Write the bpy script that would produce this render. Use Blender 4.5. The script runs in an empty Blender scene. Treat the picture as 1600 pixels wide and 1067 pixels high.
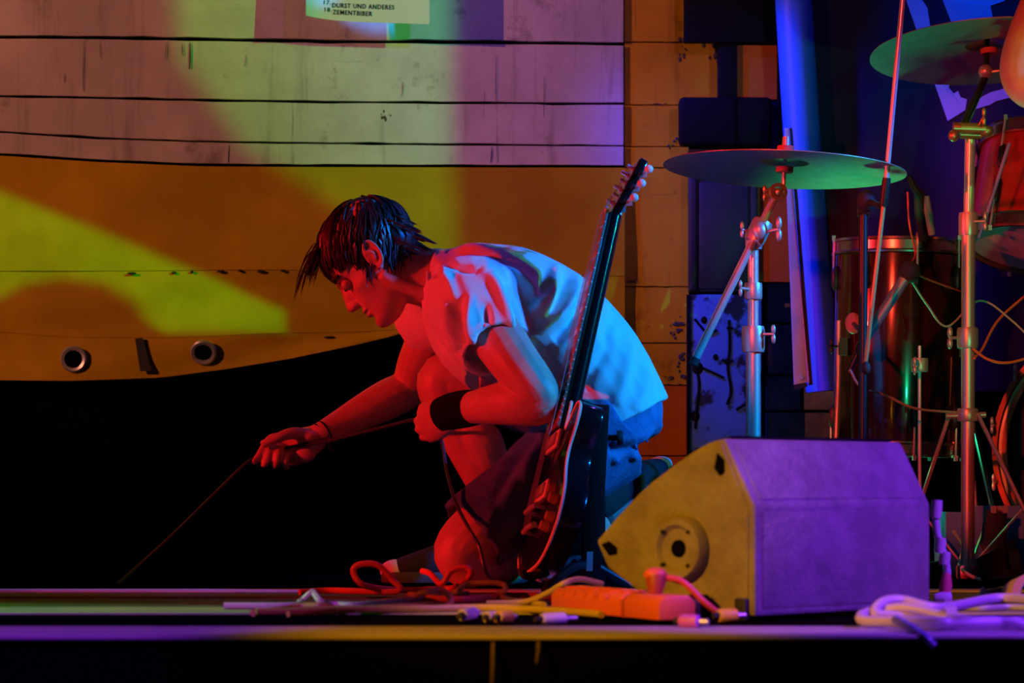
import bpy, math, random
import numpy as np
from mathutils import Vector, Matrix

# ------------------------------------------------------------------ camera
FPX, CAMH, YH = 4560.0, 0.204, 760.0      # focal length in pixels, eye height over the stage, horizon row
S = bpy.context.scene
COL = S.collection

def P(px, py, D):
    """point seen at pixel (px,py) of the 1600x1067 frame, D metres in front of the camera"""
    return Vector(((px-800)*D/FPX, D-6.0, CAMH+(YH-py)*D/FPX))

cam_d = bpy.data.cameras.new('camera')
cam = bpy.data.objects.new('camera', cam_d); COL.objects.link(cam)
cam.location = (0, -6.0, CAMH)
cam.rotation_euler = (math.pi/2, 0, 0)
cam_d.sensor_width = 36.0
cam_d.lens = FPX*36.0/1600.0
cam_d.shift_y = (YH-533.5)/1600.0
cam_d.clip_start = 0.1
cam_d.dof.use_dof = True
cam_d.dof.focus_distance = 6.35
cam_d.dof.aperture_fstop = 6.0
S.camera = cam

# ------------------------------------------------------------------ world and exposure
w = bpy.data.worlds.new('world'); S.world = w; w.use_nodes = True
w.node_tree.nodes['Background'].inputs[0].default_value = (0.5, 0.4, 0.6, 1)
w.node_tree.nodes['Background'].inputs[1].default_value = 0.006
S.view_settings.view_transform = 'Standard'
S.view_settings.look = 'None'
S.view_settings.gamma = 1.0
S.view_settings.use_curve_mapping = False
S.view_settings.exposure = 0.0

# ------------------------------------------------------------------ stage lights (out of frame or hidden behind the monitor; some added for single objects)
def spot(name, loc, target, color, watts, angle, blend=0.4, radius=0.06):
    l = bpy.data.lights.new(name, 'SPOT')
    l.color = color; l.energy = watts; l.spot_size = math.radians(angle)
    l.spot_blend = blend; l.shadow_soft_size = radius
    o = bpy.data.objects.new(name, l); COL.objects.link(o)
    o.location = loc
    d = Vector(target)-Vector(loc)
    o.rotation_euler = d.to_track_quat('-Z', 'Y').to_euler()
    return o

def beam_mask(o, polys, cuts=()):
    """cut metal gobo: each poly (wall points, softness, strength) is a convex lit patch"""
    bpy.context.view_layer.update()
    M = o.matrix_world.inverted()
    o.data.use_nodes = True; nt = o.data.node_tree
    N, L = nt.nodes, nt.links
    em = [n for n in N if n.type == 'EMISSION'][0]
    tc = N.new('ShaderNodeTexCoord'); sx = N.new('ShaderNodeSeparateXYZ')
    L.new(tc.outputs['Normal'], sx.inputs[0])
    def mth(op, a, b=None):
        n = N.new('ShaderNodeMath'); n.operation = op
        for i, v in enumerate((a, b)):
            if v is None: continue
            if isinstance(v, (int, float)): n.inputs[i].default_value = v
            else: L.new(v, n.inputs[i])
        return n.outputs[0]
    U = mth('DIVIDE', sx.outputs[0], sx.outputs[2]); V = mth('DIVIDE', sx.outputs[1], sx.outputs[2])
    tot = None
    for pts, soft, gain in list(polys)+list(cuts):
        uv = []
        for p in pts:
            q = M @ p; uv.append((q.x/q.z, q.y/q.z))
        cx = sum(a for a, b in uv)/len(uv); cy = sum(b for a, b in uv)/len(uv)
        m = None
        for i in range(len(uv)):
            (x0, y0), (x1, y1) = uv[i], uv[(i+1) % len(uv)]
            a, b = y0-y1, x1-x0; n = math.hypot(a, b); a /= n; b /= n
            c = -(a*x0+b*y0)
            if a*cx+b*cy+c < 0: a, b, c = -a, -b, -c
            d = mth('ADD', mth('ADD', mth('MULTIPLY', U, a), mth('MULTIPLY', V, b)), c)
            m = d if m is None else mth('MINIMUM', m, d)
        mr = N.new('ShaderNodeMapRange'); mr.interpolation_type = 'SMOOTHSTEP'
        L.new(m, mr.inputs[0]); mr.inputs[1].default_value = -soft; mr.inputs[2].default_value = soft
        mr.inputs[3].default_value = 0; mr.inputs[4].default_value = gain
        if gain < 0: tot = mth('MAXIMUM', mth('ADD', tot, mr.outputs[0]), 0.0)      # shadow cut out of a lit patch
        else: tot = mr.outputs[0] if tot is None else mth('MAXIMUM', tot, mr.outputs[0])
    L.new(tot, em.inputs['Strength'])

WD = 7.5
def W(x, y): return P(x, y, WD)
# red side light, far stage left and low: the man's face, arms and knees
spot('red_spot', (-4.9, -2.0, 1.15), (0.0, 0.0, 0.43), (1.0, 0.012, 0.014), 1000, 16, 0.35, 0.05)
spot('red_kit_spot', (-1.0, -4.5, 1.5), (1.1, 0.4, 0.72), (1.0, 0.05, 0.02), 560, 13.5, 0.15, 0.05)
spot('red_top_spot', (1.5, -2.4, 2.4), (1.09, 0.1, 1.10), (1.0, 0.05, 0.01), 30, 8.5, 0.4, 0.05)
# warm red wash on the back wall from stage left
spot('red_wall_spot', (-4.3, -2.6, 2.0), (-0.42, 1.5, 1.05), (1.0, 0.30, 0.18), 440, 23.5, 0.25, 0.02)
# violet wash over the right half of the white boards
spot('violet_wash', (1.6, -4.5, 2.4), (0.10, 1.5, 1.30), (0.42, 0.12, 1.0), 260, 15, 1.0, 0.1)
# green lamp from stage right; shadows on the wall are drawn into its beam
g = spot('green_pattern_spot', (3.2, -3.9, 2.3), (-0.3, 1.5, 0.85), (0.06, 1.0, 0.12), 1000, 50, 0.2, 0.01)
beam_mask(g, [([W(250, -180), W(705, -180), W(705, 440), W(560, 345), W(400, 255), W(285, 90)], 0.006, 0.62),
         ([W(-400, 110), W(0, 288), W(300, 425), W(420, 474), W(438, 490), W(442, 522), W(-400, 522)], 0.0025, 1.1),
         ([W(950, 440), W(1080, 440), W(1080, 610), W(950, 610)], 0.008, 0.25)],
     [([W(95+157*math.cos(a), 567+130*math.sin(a)) for a in np.linspace(0, 2*math.pi, 17)[:-1]], 0.0035, -1.2)])
# blue and green back lights from stage right on the man's back
spot('blue_spot', (3.9, -1.3, 2.2), (0.10, 0.0, 0.42), (0.002, 0.16, 1.0), 1500, 16, 0.4, 0.05)
spot('green_spot', (3.9, -1.15, 1.85), (0.14, 0.0, 0.40), (0.01, 1.0, 0.22), 190, 14, 0.4, 0.04)
spot('violet_rim_spot', (1.5, 1.3, 3.2), (0.15, 0.1, 0.6), (0.22, 0.08, 1.0), 90, 16, 0.5, 0.08)
# blue light from stage left, high and close to the wall, raking over the banner and the kit
spot('blue_top_spot', (-0.9, 0.75, 2.3), (0.74, 1.25, 0.80), (0.004, 0.035, 1.0), 430, 28, 0.6, 0.05)
# thin blue beam grazing the paper sheet
spot('blue_pin_spot', (-2.2, -0.3, 1.75), (-0.50, 1.35, 1.475), (0.01, 0.30, 1.0), 420, 4.0, 0.5, 0.02)
# green kit light from stage right, low
spot('green_kit_spot', (1.5, -2.9, 0.16), (1.18, 0.5, 0.80), (0.02, 1.0, 0.36), 60, 18, 0.5, 0.05)
# added green lamp hidden behind the monitor, lights cymbal and tom undersides
spot('green_fill_uplight', (0.66, 0.95, 0.06), (1.15, 0.50, 0.95), (0.02, 1.0, 0.36), 30, 72, 0.75, 0.04)
# added blue lamp that brightens the banner lettering
spot('blue_banner_fill', (0.9, -1.5, 3.3), (1.20, 1.3, 1.27), (0.004, 0.10, 1.0), 300, 11, 0.6, 0.05)
# violet side light from stage right on the monitor's back and along the lip
spot('violet_spot', (3.0, -2.7, 2.6), (0.78, -1.55, 0.08), (0.25, 0.035, 1.0), 900, 18.5, 0.25, 0.06)
spot('violet_lip_fill', (-2.6, -3.6, 1.9), (-1.05, -1.86, 0.0), (0.34, 0.03, 1.0), 420, 22, 0.25, 0.04)  # added violet lamp from stage left, colours the left part of the lip
# amber side light from stage left on the monitor and the stage lip
spot('amber_spot', (-2.2, -3.9, 1.7), (0.30, -1.46, 0.06), (1.0, 0.36, 0.0), 540, 15.5, 0.35, 0.06)
# added red lamp that brightens the cables before the man's knee
spot('red_floor_fill', (-2.6, -2.9, 1.3), (-0.28, -0.80, 0.03), (1.0, 0.06, 0.02), 150, 11, 0.5, 0.05)
# green beam raking along the front boards from stage left
spot('green_floor_spot', (-3.0, -0.6, 1.4), (-0.85, -1.12, 0.0), (0.16, 1.0, 0.12), 220, 15, 0.5, 0.03)

# ------------------------------------------------------------------ materials
MATS = {}
def mat(name, col, rough=0.6, metal=0.0, var=None, scale=8.0, stretch=(1, 1, 1), bump=0.0, bscale=60.0, spec=0.5, lo=0.4, hi=0.65, coat=0.0, sheen=0.0, trans=0.0):
    if name in MATS: return MATS[name]
    m = bpy.data.materials.new(name); m.use_nodes = True
    nt = m.node_tree; N, L = nt.nodes, nt.links
    b = N['Principled BSDF']
    b.inputs['Base Color'].default_value = (*col, 1)
    b.inputs['Roughness'].default_value = rough
    b.inputs['Metallic'].default_value = metal
    b.inputs['Specular IOR Level'].default_value = spec
    b.inputs['Coat Weight'].default_value = coat
    b.inputs['Sheen Weight'].default_value = sheen
    b.inputs['Transmission Weight'].default_value = trans
    tc = N.new('ShaderNodeTexCoord'); mp = N.new('ShaderNodeMapping')
    L.new(tc.outputs['Object'], mp.inputs[0]); mp.inputs['Scale'].default_value = stretch
    if var is not None:
        n = N.new('ShaderNodeTexNoise'); n.inputs['Scale'].default_value = scale
        n.inputs['Detail'].default_value = 7; n.inputs['Roughness'].default_value = 0.62
        L.new(mp.outputs[0], n.inputs['Vector'])
        r = N.new('ShaderNodeValToRGB'); L.new(n.outputs['Fac'], r.inputs[0])
        r.color_ramp.elements[0].position = lo; r.color_ramp.elements[0].color = (*var, 1)
        r.color_ramp.elements[1].position = hi; r.color_ramp.elements[1].color = (*col, 1)
        L.new(r.outputs[0], b.inputs['Base Color'])
    if bump:
        n2 = N.new('ShaderNodeTexNoise'); n2.inputs['Scale'].default_value = bscale; n2.inputs['Detail'].default_value = 5
        L.new(mp.outputs[0], n2.inputs['Vector'])
        bp = N.new('ShaderNodeBump'); bp.inputs['Strength'].default_value = bump; bp.inputs['Distance'].default_value = 0.01
        L.new(n2.outputs['Fac'], bp.inputs['Height']); L.new(bp.outputs[0], b.inputs['Normal'])
    MATS[name] = m
    return m

def painted(name, col, grime, rust=None):
    """painted board: blotchy paint, vertical runs of dirt, fine scratches"""
    m = mat(name, col, 0.6, 0, var=tuple(c*0.72 for c in col), scale=3.0, bump=0.35, bscale=14, spec=0.12)
    nt = m.node_tree; N, L = nt.nodes, nt.links
    b = N['Principled BSDF']; src = b.inputs['Base Color'].links[0].from_socket
    tc = N['Texture Coordinate']
    def layer(src, stretch, scale, lo, hi, c, amt):
        mp = N.new('ShaderNodeMapping'); mp.inputs['Scale'].default_value = stretch
        L.new(tc.outputs['Object'], mp.inputs[0])
        n = N.new('ShaderNodeTexNoise'); n.inputs['Scale'].default_value = scale; n.inputs['Detail'].default_value = 8
        n.inputs['Roughness'].default_value = 0.7
        L.new(mp.outputs[0], n.inputs['Vector'])
        r = N.new('ShaderNodeMapRange'); L.new(n.outputs['Fac'], r.inputs[0])
        r.inputs[1].default_value = lo; r.inputs[2].default_value = hi; r.inputs[4].default_value = amt
        x = N.new('ShaderNodeMix'); x.data_type = 'RGBA'
        L.new(r.outputs[0], x.inputs['Factor']); L.new(src, x.inputs['A']); x.inputs['B'].default_value = (*c, 1)
        return x.outputs['Result']
    src = layer(src, (9, 9, 0.7), 2.2, 0.54, 0.72, grime, 0.6)
    src = layer(src, (1, 1, 1), 9.0, 0.59, 0.70, grime, 0.7)
    src = layer(src, (14, 14, 0.5), 1.1, 0.66, 0.69, tuple(c*0.4 for c in grime), 0.8)
    src = layer(src, (0.6, 0.6, 6), 5.0, 0.66, 0.76, rust or grime, 0.5)
    L.new(src, b.inputs['Base Color'])
    return m

M_WHITE = painted('white_board_paint', (0.74, 0.70, 0.66), (0.20, 0.17, 0.15))
M_YELL = painted('yellow_board_paint', (0.80, 0.43, 0.012), (0.30, 0.14, 0.01))
M_YELLD = painted('worn_yellow_board_paint', (0.85, 0.47, 0.012), (0.16, 0.07, 0.01), (0.05, 0.03, 0.01))
M_ORNG = painted('orange_board_paint', (0.78, 0.19, 0.012), (0.35, 0.08, 0.01))
M_TARP = mat('yellow_tarpaulin', (0.66, 0.42, 0.008), 0.55, var=(0.48, 0.30, 0.006), scale=3, bump=0.12, bscale=9, spec=0.12)
M_BLACK = mat('black_cloth', (0.0022, 0.0022, 0.0022), 0.95, spec=0.0)
M_BLKPAINT = mat('black_paint', (0.006, 0.005, 0.005), 0.6, var=(0.004, 0.004, 0.004), scale=12, bump=0.1, spec=0.1)
M_DARKGAP = mat('dark_gap', (0.004, 0.0035, 0.0035), 1.0, spec=0.0)
M_CARPET = mat('black_stage_carpet', (0.0035, 0.0035, 0.0038), 0.95, bump=0.3, bscale=200, spec=0.0)
M_DECK = mat('worn_stage_boards', (0.16, 0.145, 0.135), 0.5, var=(0.05, 0.045, 0.04), scale=6, stretch=(0.4, 3, 3), bump=0.3, bscale=30)
M_ALU = mat('brushed_aluminium_edge', (0.52, 0.50, 0.52), 0.55, 0.1, var=(0.36, 0.34, 0.36), scale=10, stretch=(0.3, 3, 3), bump=0.1)
M_STONE = mat('grey_concrete_block', (0.30, 0.27, 0.30), 0.85, var=(0.14, 0.12, 0.14), scale=9, bump=0.7, bscale=40)
M_CHROME = mat('chrome', (0.72, 0.72, 0.72), 0.26, 0.6)
M_CHROME2 = mat('satin_chrome', (0.58, 0.56, 0.53), 0.36, 0.6)
M_BLKMET = mat('black_metal', (0.013, 0.013, 0.014), 0.38, 0.2)
M_BLKGLOSS = mat('gloss_black', (0.008, 0.008, 0.009), 0.14, coat=0.5)
M_BLKRUB = mat('black_rubber', (0.015, 0.015, 0.016), 0.7)
M_PAPER = mat('white_paper', (0.82, 0.82, 0.80), 0.7)
M_INK = mat('black_ink', (0.012, 0.012, 0.012), 0.7)

# ------------------------------------------------------------------ mesh helpers
def cr(pts, n=6):
    """Catmull-Rom through a list of tuples (any width)"""
    a = np.array([tuple(p) for p in pts], float)
    if len(a) < 3 or n < 2: return a
    e = np.vstack([2*a[0]-a[1], a, 2*a[-1]-a[-2]])
    out = []
    for i in range(1, len(e)-2):
        p0, p1, p2, p3 = e[i-1], e[i], e[i+1], e[i+2]
        for k in range(n):
            t = k/n
            out.append(0.5*((2*p1)+(-p0+p2)*t+(2*p0-5*p1+4*p2-p3)*t*t+(-p0+3*p1-3*p2+p3)*t**3))
    out.append(a[-1])
    return np.array(out)

class MB:
    def __init__(s): s.v = []; s.f = []
    def add(s, vs, fs):
        o = len(s.v); s.v += [tuple(x) for x in vs]; s.f += [tuple(i+o for i in f) for f in fs]; return s
    def box(s, c, size, R=None):
        hx, hy, hz = (k/2 for k in size); c = Vector(c)
        vs = [Vector((x, y, z)) for x in (-hx, hx) for y in (-hy, hy) for z in (-hz, hz)]
        if R is not None: vs = [R @ q for q in vs]
        return s.add([c+q for q in vs], [(0, 1, 3, 2), (4, 6, 7, 5), (0, 4, 5, 1), (2, 3, 7, 6), (0, 2, 6, 4), (1, 5, 7, 3)])
    def loft(s, pts, r1, r2=None, axis=(0, 0, 1), seg=12, cap=True, cup=0.0):
        """elliptic tube; r1 along `axis` (made square to the path), r2 across"""
        p = np.array([tuple(q) for q in pts], float); n = len(p)
        r1 = np.broadcast_to(np.array(r1, float), (n,)); r2 = r1 if r2 is None else np.broadcast_to(np.array(r2, float), (n,))
        t = np.gradient(p, axis=0); t /= np.linalg.norm(t, axis=1)[:, None]+1e-12
        ax = np.array(axis, float); prev = None; vs = []
        for i in range(n):
            base = ax if prev is None else prev
            b = base-t[i]*np.dot(base, t[i])
            if np.linalg.norm(b) < 1e-3:
                b = np.cross(t[i], (0.31, 0.73, 0.6))
            b /= np.linalg.norm(b); nn = np.cross(t[i], b)
            if prev is None and r2 is r1: prev = b
            elif r2 is r1: prev = b
            for k in range(seg):
                a = 2*math.pi*k/seg
                vs.append(p[i]+b*r1[i]*math.cos(a)+nn*r2[i]*math.sin(a))
        rings = n
        if cup:      # hollow mouth at the far end
            c = p[-1]; last = vs[-seg:]
            for sc, back in ((0.88, 0.0), (0.82, cup)):
                for q in last: vs.append(c+(np.array(q)-c)*sc-t[-1]*back)
                rings += 1
        fs = []
        for i in range(rings-1):
            for k in range(seg):
                k2 = (k+1) % seg
                fs.append((i*seg+k, i*seg+k2, (i+1)*seg+k2, (i+1)*seg+k))
        if cap:
            fs.append(tuple(range(seg-1, -1, -1))); fs.append(tuple((rings-1)*seg+k for k in range(seg)))
        return s.add(vs, fs)
    def tube(s, pts, r, seg=8, n=6, cap=True):
        a = cr(pts, n)
        if not isinstance(r, (int, float)):
            r = np.interp(np.linspace(0, 1, len(a)), np.linspace(0, 1, len(r)), r)
        return s.loft(a, r, seg=seg, cap=cap, axis=(0.13, 0.2, 0.97))
    def rod(s, a, b, r, r_end=None, seg=10):
        return s.loft([a, b], [r, r if r_end is None else r_end], seg=seg, axis=(0.13, 0.2, 0.97))
    def lathe(s, c, axis, prof, seg=32, close=False):
        """prof: list of (radius, height along axis)"""
        c = np.array(tuple(c)); ax = np.array(tuple(axis), float); ax /= np.linalg.norm(ax)
        u = np.cross(ax, (0.3, 0.9, 0.1)); u /= np.linalg.norm(u); v = np.cross(ax, u)
        vs = []
        for r, h in prof:
            for k in range(seg):
                a = 2*math.pi*k/seg
                vs.append(c+ax*h+u*r*math.cos(a)+v*r*math.sin(a))
        fs = []; n = len(prof)
        for i in range(n if close else n-1):
            j = (i+1) % n
            for k in range(seg):
                k2 = (k+1) % seg
                fs.append((i*seg+k, i*seg+k2, j*seg+k2, j*seg+k))
        return s.add(vs, fs)
    def ell(s, c, rad, R=None, seg=20, rings=14):
        vs = []; c = Vector(c); fs = []
        for i in range(rings+1):
            th = math.pi*i/rings
            for k in range(seg):
                a = 2*math.pi*k/seg
                q = Vector((rad[0]*math.sin(th)*math.cos(a), rad[1]*math.sin(th)*math.sin(a), rad[2]*math.cos(th)))
                vs.append(c+(R @ q if R is not None else q))
        for i in range(rings):
            for k in range(seg):
                k2 = (k+1) % seg
                if i == 0: fs.append((k, seg+k, seg+k2))
                elif i == rings-1: fs.append((i*seg+k, (i+1)*seg+k, i*seg+k2))
                else: fs.append((i*seg+k, (i+1)*seg+k, (i+1)*seg+k2, i*seg+k2))
        return s.add(vs, fs)
    def prism(s, pts, ext):
        """polygon of 3-D points extruded by vector ext"""
        e = Vector(ext); n = len(pts); a = [Vector(p) for p in pts]
        vs = a+[p+e for p in a]
        fs = [tuple(range(n)), tuple(range(2*n-1, n-1, -1))]
        fs += [(i, i+n, (i+1) % n+n, (i+1) % n) for i in range(n)]
        return s.add(vs, fs)
    def strip(s, top, bot, ext):
        """sheet between two rows of points, thickened by ext"""
        n = len(top); e = Vector(ext)
        vs = [Vector(p) for p in top]+[Vector(p) for p in bot]
        vs += [p+e for p in vs]
        fs = []
        for i in range(n-1):
            fs += [(i, i+1, n+i+1, n+i), (2*n+i, 3*n+i, 3*n+i+1, 2*n+i+1),
                   (i, 2*n+i, 2*n+i+1, i+1), (n+i, n+i+1, 3*n+i+1, 3*n+i)]
        fs += [(0, n, 3*n, 2*n), (n-1, 3*n-1, 4*n-1, 2*n-1)]
        return s.add(vs, fs)
    def mesh(s, name, off):
        me = bpy.data.meshes.new(name)
        o = np.array(tuple(off))
        me.from_pydata([tuple(np.array(q)-o) for q in s.v], [], s.f)
        return me
    def build(s, name, m, parent=None, smooth=True, bevel=0.0, origin=None, angle=0.7):
        off = ORG.get(parent.name, Vector()) if parent else Vector(origin or (0, 0, 0))
        me = s.mesh(name, off)
        return link_mesh(name, me, m, parent, smooth, bevel, off, angle)

ORG = {}
def link_mesh(name, me, m, parent, smooth, bevel, off, angle=0.7):
    import bmesh
    bm = bmesh.new(); bm.from_mesh(me)
    bmesh.ops.recalc_face_normals(bm, faces=bm.faces)
    if bevel:
        bmesh.ops.remove_doubles(bm, verts=bm.verts, dist=1e-6)
        ed = [e for e in bm.edges if len(e.link_faces) == 2 and e.calc_face_angle(0) > 0.5]
        bmesh.ops.bevel(bm, geom=ed, offset=bevel, segments=2, affect='EDGES', profile=0.5)
    if smooth:
        for fc in bm.faces: fc.smooth = True
        for e in bm.edges:
            if len(e.link_faces) == 2 and e.calc_face_angle(0) > angle: e.smooth = False
    bm.to_mesh(me); bm.free()
    o = bpy.data.objects.new(name, me); COL.objects.link(o)
    if m: me.materials.append(m)
    if parent:
        o.parent = parent; ORG[o.name] = off
    else:
        o.location = off; ORG[o.name] = off
    return o

def tag(o, label=None, cat=None, group=None, kind=None):
    if label: o['label'] = label
    if cat: o['category'] = cat
    if group: o['group'] = group
    if kind: o['kind'] = kind
    return o

def thing(name, label, cat, loc, group=None):
    o = bpy.data.objects.new(name, None); COL.objects.link(o)
    o.empty_display_size = 0.05
    o.location = loc; ORG[o.name] = Vector(loc)
    return tag(o, label, cat, group)

def remesh(mb, voxel, smooth_it=4, fac=0.5, fn=None):
    """one continuous skin round everything in mb; returns (verts Nx3, normals, faces)"""
    me = bpy.data.meshes.new('tmp'); me.from_pydata(mb.v, [], mb.f); me.update()
    import bmesh
    bm = bmesh.new(); bm.from_mesh(me)
    bmesh.ops.triangulate(bm, faces=[f for f in bm.faces if len(f.verts) > 4])
    bm.to_mesh(me); bm.free()
    o = bpy.data.objects.new('tmp', me); COL.objects.link(o)
    r = o.modifiers.new('r', 'REMESH'); r.mode = 'VOXEL'; r.voxel_size = voxel
    if smooth_it:
        k = o.modifiers.new('s', 'SMOOTH'); k.factor = fac; k.iterations = smooth_it
    dg = bpy.context.evaluated_depsgraph_get()
    out = bpy.data.meshes.new_from_object(o.evaluated_get(dg))
    bpy.data.objects.remove(o); bpy.data.meshes.remove(me)
    if fn is not None:
        n = len(out.vertices)
        co = np.empty(n*3); out.vertices.foreach_get('co', co); co = co.reshape(-1, 3)
        no = np.empty(n*3); out.vertices.foreach_get('normal', no); no = no.reshape(-1, 3)
        co = fn(co, no)
        out.vertices.foreach_set('co', co.ravel()); out.update()
    return out

def put(me, name, m, parent=None):
    off = ORG[parent.name] if parent else Vector()
    me.name = name
    me.transform(Matrix.Translation(-off))
    for p in me.polygons: p.use_smooth = True
    me.materials.clear(); me.materials.append(m)
    o = bpy.data.objects.new(name, me); COL.objects.link(o)
    if parent: o.parent = parent
    ORG[o.name] = off
    return o

rnd = random.Random(7)
# ================================================================== SETTING
UP, BACK = Vector((0, 0, 1)), Vector((0, 1, 0))
FH = FPX*CAMH
def FD(py): return FH/(py-YH)            # distance at which the stage floor shows at row py
def FX(px, py): D = FD(py); return P(px, py, D)

# stage floor: black carpet with a boarded front edge
fl = MB().box((0.4, 1.05, -0.05), (7.0, 2.66, 0.10)).build('floor', M_CARPET, None, False)
tag(fl, 'black stage floor with worn boards along its front edge', 'floor', kind='structure')
M_STRIPE = mat('yellow_green_edge_paint', (0.42, 0.45, 0.16), 0.5, var=(0.25, 0.27, 0.10), scale=8, stretch=(0.4, 3, 3))
for (y0, y1, lift, m) in ((975, 958.2, -0.002, M_DARKGAP), (957.5, 948, 0.0, M_STRIPE), (947.2, 932.5, -0.003, M_DECK), (931.8, 925.2, 0.0, M_DECK), (924.8, 922.0, 0.003, M_ALU)):
    d0, d1 = FD(y0), FD(y1)
    MB().box((0.4, (d0+d1)/2-6, -0.015+lift), (7.0, d1-d0, 0.03)).build('plank', m, fl, True, 0.002)
under = MB().box((0.4, -1.05, -0.105), (7.0, 1.4, 0.09)).build('under_frame', M_DARKGAP, fl, False)
# metal lip and black front skirt of the stage
d0, d1 = FD(993), FD(978)
tr = MB().box((0.4, (d0+d1)/2-6, -0.003), (7.0, d1-d0, 0.006)).build('trim_1', M_ALU, None, True, 0.002)
tag(tr, 'aluminium lip along the front edge of the stage', 'trim', kind='structure')
sk = MB().box((0.4, d0-6+0.04, -0.248), (7.0, 0.06, 0.484)).build('wall_stage_front', M_BLACK, None, False)
tag(sk, 'black cloth skirt hanging below the stage lip', 'skirt', kind='structure')

# back wall with painted boards
wb = MB().box((0.4, 1.66, 1.2), (7.0, 0.12, 2.6)).build('wall_back', M_BLACK, None, False)
tag(wb, 'dark back wall faced with painted boards', 'wall', kind='structure')

def board(x0, x1, top, bot, m, D=WD, th=0.02, jit=0.6, n=40, name='plank', gap=1.0):
    """board between two pixel-row curves (lists of (x,y))"""
    xs = np.linspace(x0, x1, n)
    ty = np.interp(xs, [a for a, b in top], [b for a, b in top])+gap/2
    by = np.interp(xs, [a for a, b in bot], [b for a, b in bot])-gap/2
    r = np.random.RandomState(int(x0+top[0][1]*3) & 0xffff)
    ty += np.abs(r.randn(n))*jit; by -= np.abs(r.randn(n))*jit
    ty[0] = ty[1]; by[0] = by[1]
    dd = np.cumsum(r.randn(n))*0.0004
    mb = MB().strip([P(x, y, D+d) for x, y, d in zip(xs, ty, dd)], [P(x, y, D+d) for x, y, d in zip(xs, by, dd)], (0, th, 0))
    return mb.build(name, m, wb, True, angle=0.6)
XL = -420
s0 = [(XL, -160), (1100, -150)]
s1 = [(XL, 52), (0, 58), (250, 61), (500, 65), (975, 69)]
s2 = [(XL, 142), (0, 150), (250, 155), (500, 159), (975, 162)]
s3 = [(XL, 196), (0, 206), (150, 216), (300, 221), (500, 224), (975, 228)]
s4 = [(XL, 226), (0, 240), (150, 250), (320, 257), (500, 258), (975, 259)]
board(XL, 974, s0, s1, M_WHITE, gap=6, jit=1.2)
board(XL, 974, s1, s2, M_WHITE, gap=3, jit=0.8)
board(XL, 974, s2, s3, M_WHITE, gap=3, jit=0.8)
board(XL, 974, s3, s4, M_WHITE, gap=2, jit=0.5)
# right-hand yellow boards
def flat(y): return [(900, y), (1130, y)]
for (a, b, m) in ((-150, 66, M_YELLD), (66, 164, M_YELLD), (164, 229, M_YELLD), (229, 262, M_YELLD), (262, 448, M_YELLD), (448, 536, M_YELLD), (536, 602, M_YELLD), (602, 712, M_ORNG), (712, 800, M_ORNG)):
    board(976 if b < 600 else 930, 1124 if a == 66 else 1076, flat(a), flat(b), m, D=7.52, n=10, jit=0.4, gap=1.4)
board(1150, 1214, [(1100, 70), (1300, 70)], [(1100, 156), (1300, 156)], M_ORNG, D=7.445, n=6)
board(1182, 1262, [(1100, 240), (1300, 240)], [(1100, 441), (1300, 441)], M_ORNG, D=7.445, n=6)
# grey concrete blocks low on the right
for (a, b, c, d) in ((1196, 1262, 443, 505), (1264, 1420, 443, 520), (1196, 1300, 507, 586), (1302, 1420, 522, 586), (1196, 1250, 588, 642), (1252, 1420, 588, 642), (1196, 1320, 644, 720), (1322, 1420, 644, 720), (1196, 1290, 722, 800), (1292, 1420, 722, 800)):
    mb = MB(); c0 = P((a+b)/2, (c+d)/2, 7.55)
    mb.box(c0, ((b-a-1.5)*7.5/FPX, 0.06+rnd.uniform(0, .012), (d-c-1.5)*7.5/FPX))
    mb.build('concrete_block', M_STONE, wb, True, 0.003)
MB().box(P(1192, 560, 7.5), (0.012, 0.05, 0.40)).build('steel_angle', M_BLKPAINT, wb, True, 0.002)

# runs of dirt and dark blots on the boards
M_DIRT = mat('dark_dirt', (0.10, 0.08, 0.065), 0.9, spec=0.05)
for x, y0, y1, r in ((131, 64, 142, .0016), (156, 62, 92, .0012), (260, 66, 92, .0018), (285, 68, 88, .0022), (297, 66, 108, .0040), (384, 86, 104, .0014), (629, 128, 150, .0016), (757, 142, 184, .0012), (775, 86, 178, .0014), (777, 182, 255, .0014), (850, 120, 182, .0013), (768, 230, 254, .0024), (358, 226, 254, .0018), (100, 115, 128, .0014)):
    MB().tube([P(x, y0, 7.499), P(x+rnd.uniform(-1, 1), (y0+y1)/2, 7.499), P(x+rnd.uniform(-2, 2), y1, 7.499)], [r*.25, r*.55, r*.35], 6, 3).build('dirt_run', M_DIRT, wb)
for x, y, rx, rz, D in ((602, 180, .012, .014, 7.499), (746, 35, .006, .006, 7.499), (428, 14, .003, .003, 7.499), (1066, 74, .012, .022, 7.518), (1112, 82, .018, .030, 7.518), (1063, 216, .012, .014, 7.518), (1046, 230, .006, .008, 7.518), (1030, 163, .018, .003, 7.518), (1062, 508, .020, .014, 7.518), (1052, 520, .010, .012, 7.518), (1062, 562, .012, .018, 7.518), (1066, 590, .022, .014, 7.518), (1044, 590, .010, .010, 7.518), (985, 440, .03, .003, 7.518)):
    mb = MB()
    for k in range(9):
        q = P(x, y, D)+Vector((rnd.gauss(0, rx*.6), 0, rnd.gauss(0, rz*.6))); sc = rnd.uniform(.12, .42)
        mb.ell(q, (rx*sc*rnd.uniform(.5, 1.3), .0012, rz*sc*rnd.uniform(.5, 1.3)), None, 8, 5)
    mb.build('dark_blot', M_DIRT, wb)

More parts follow.
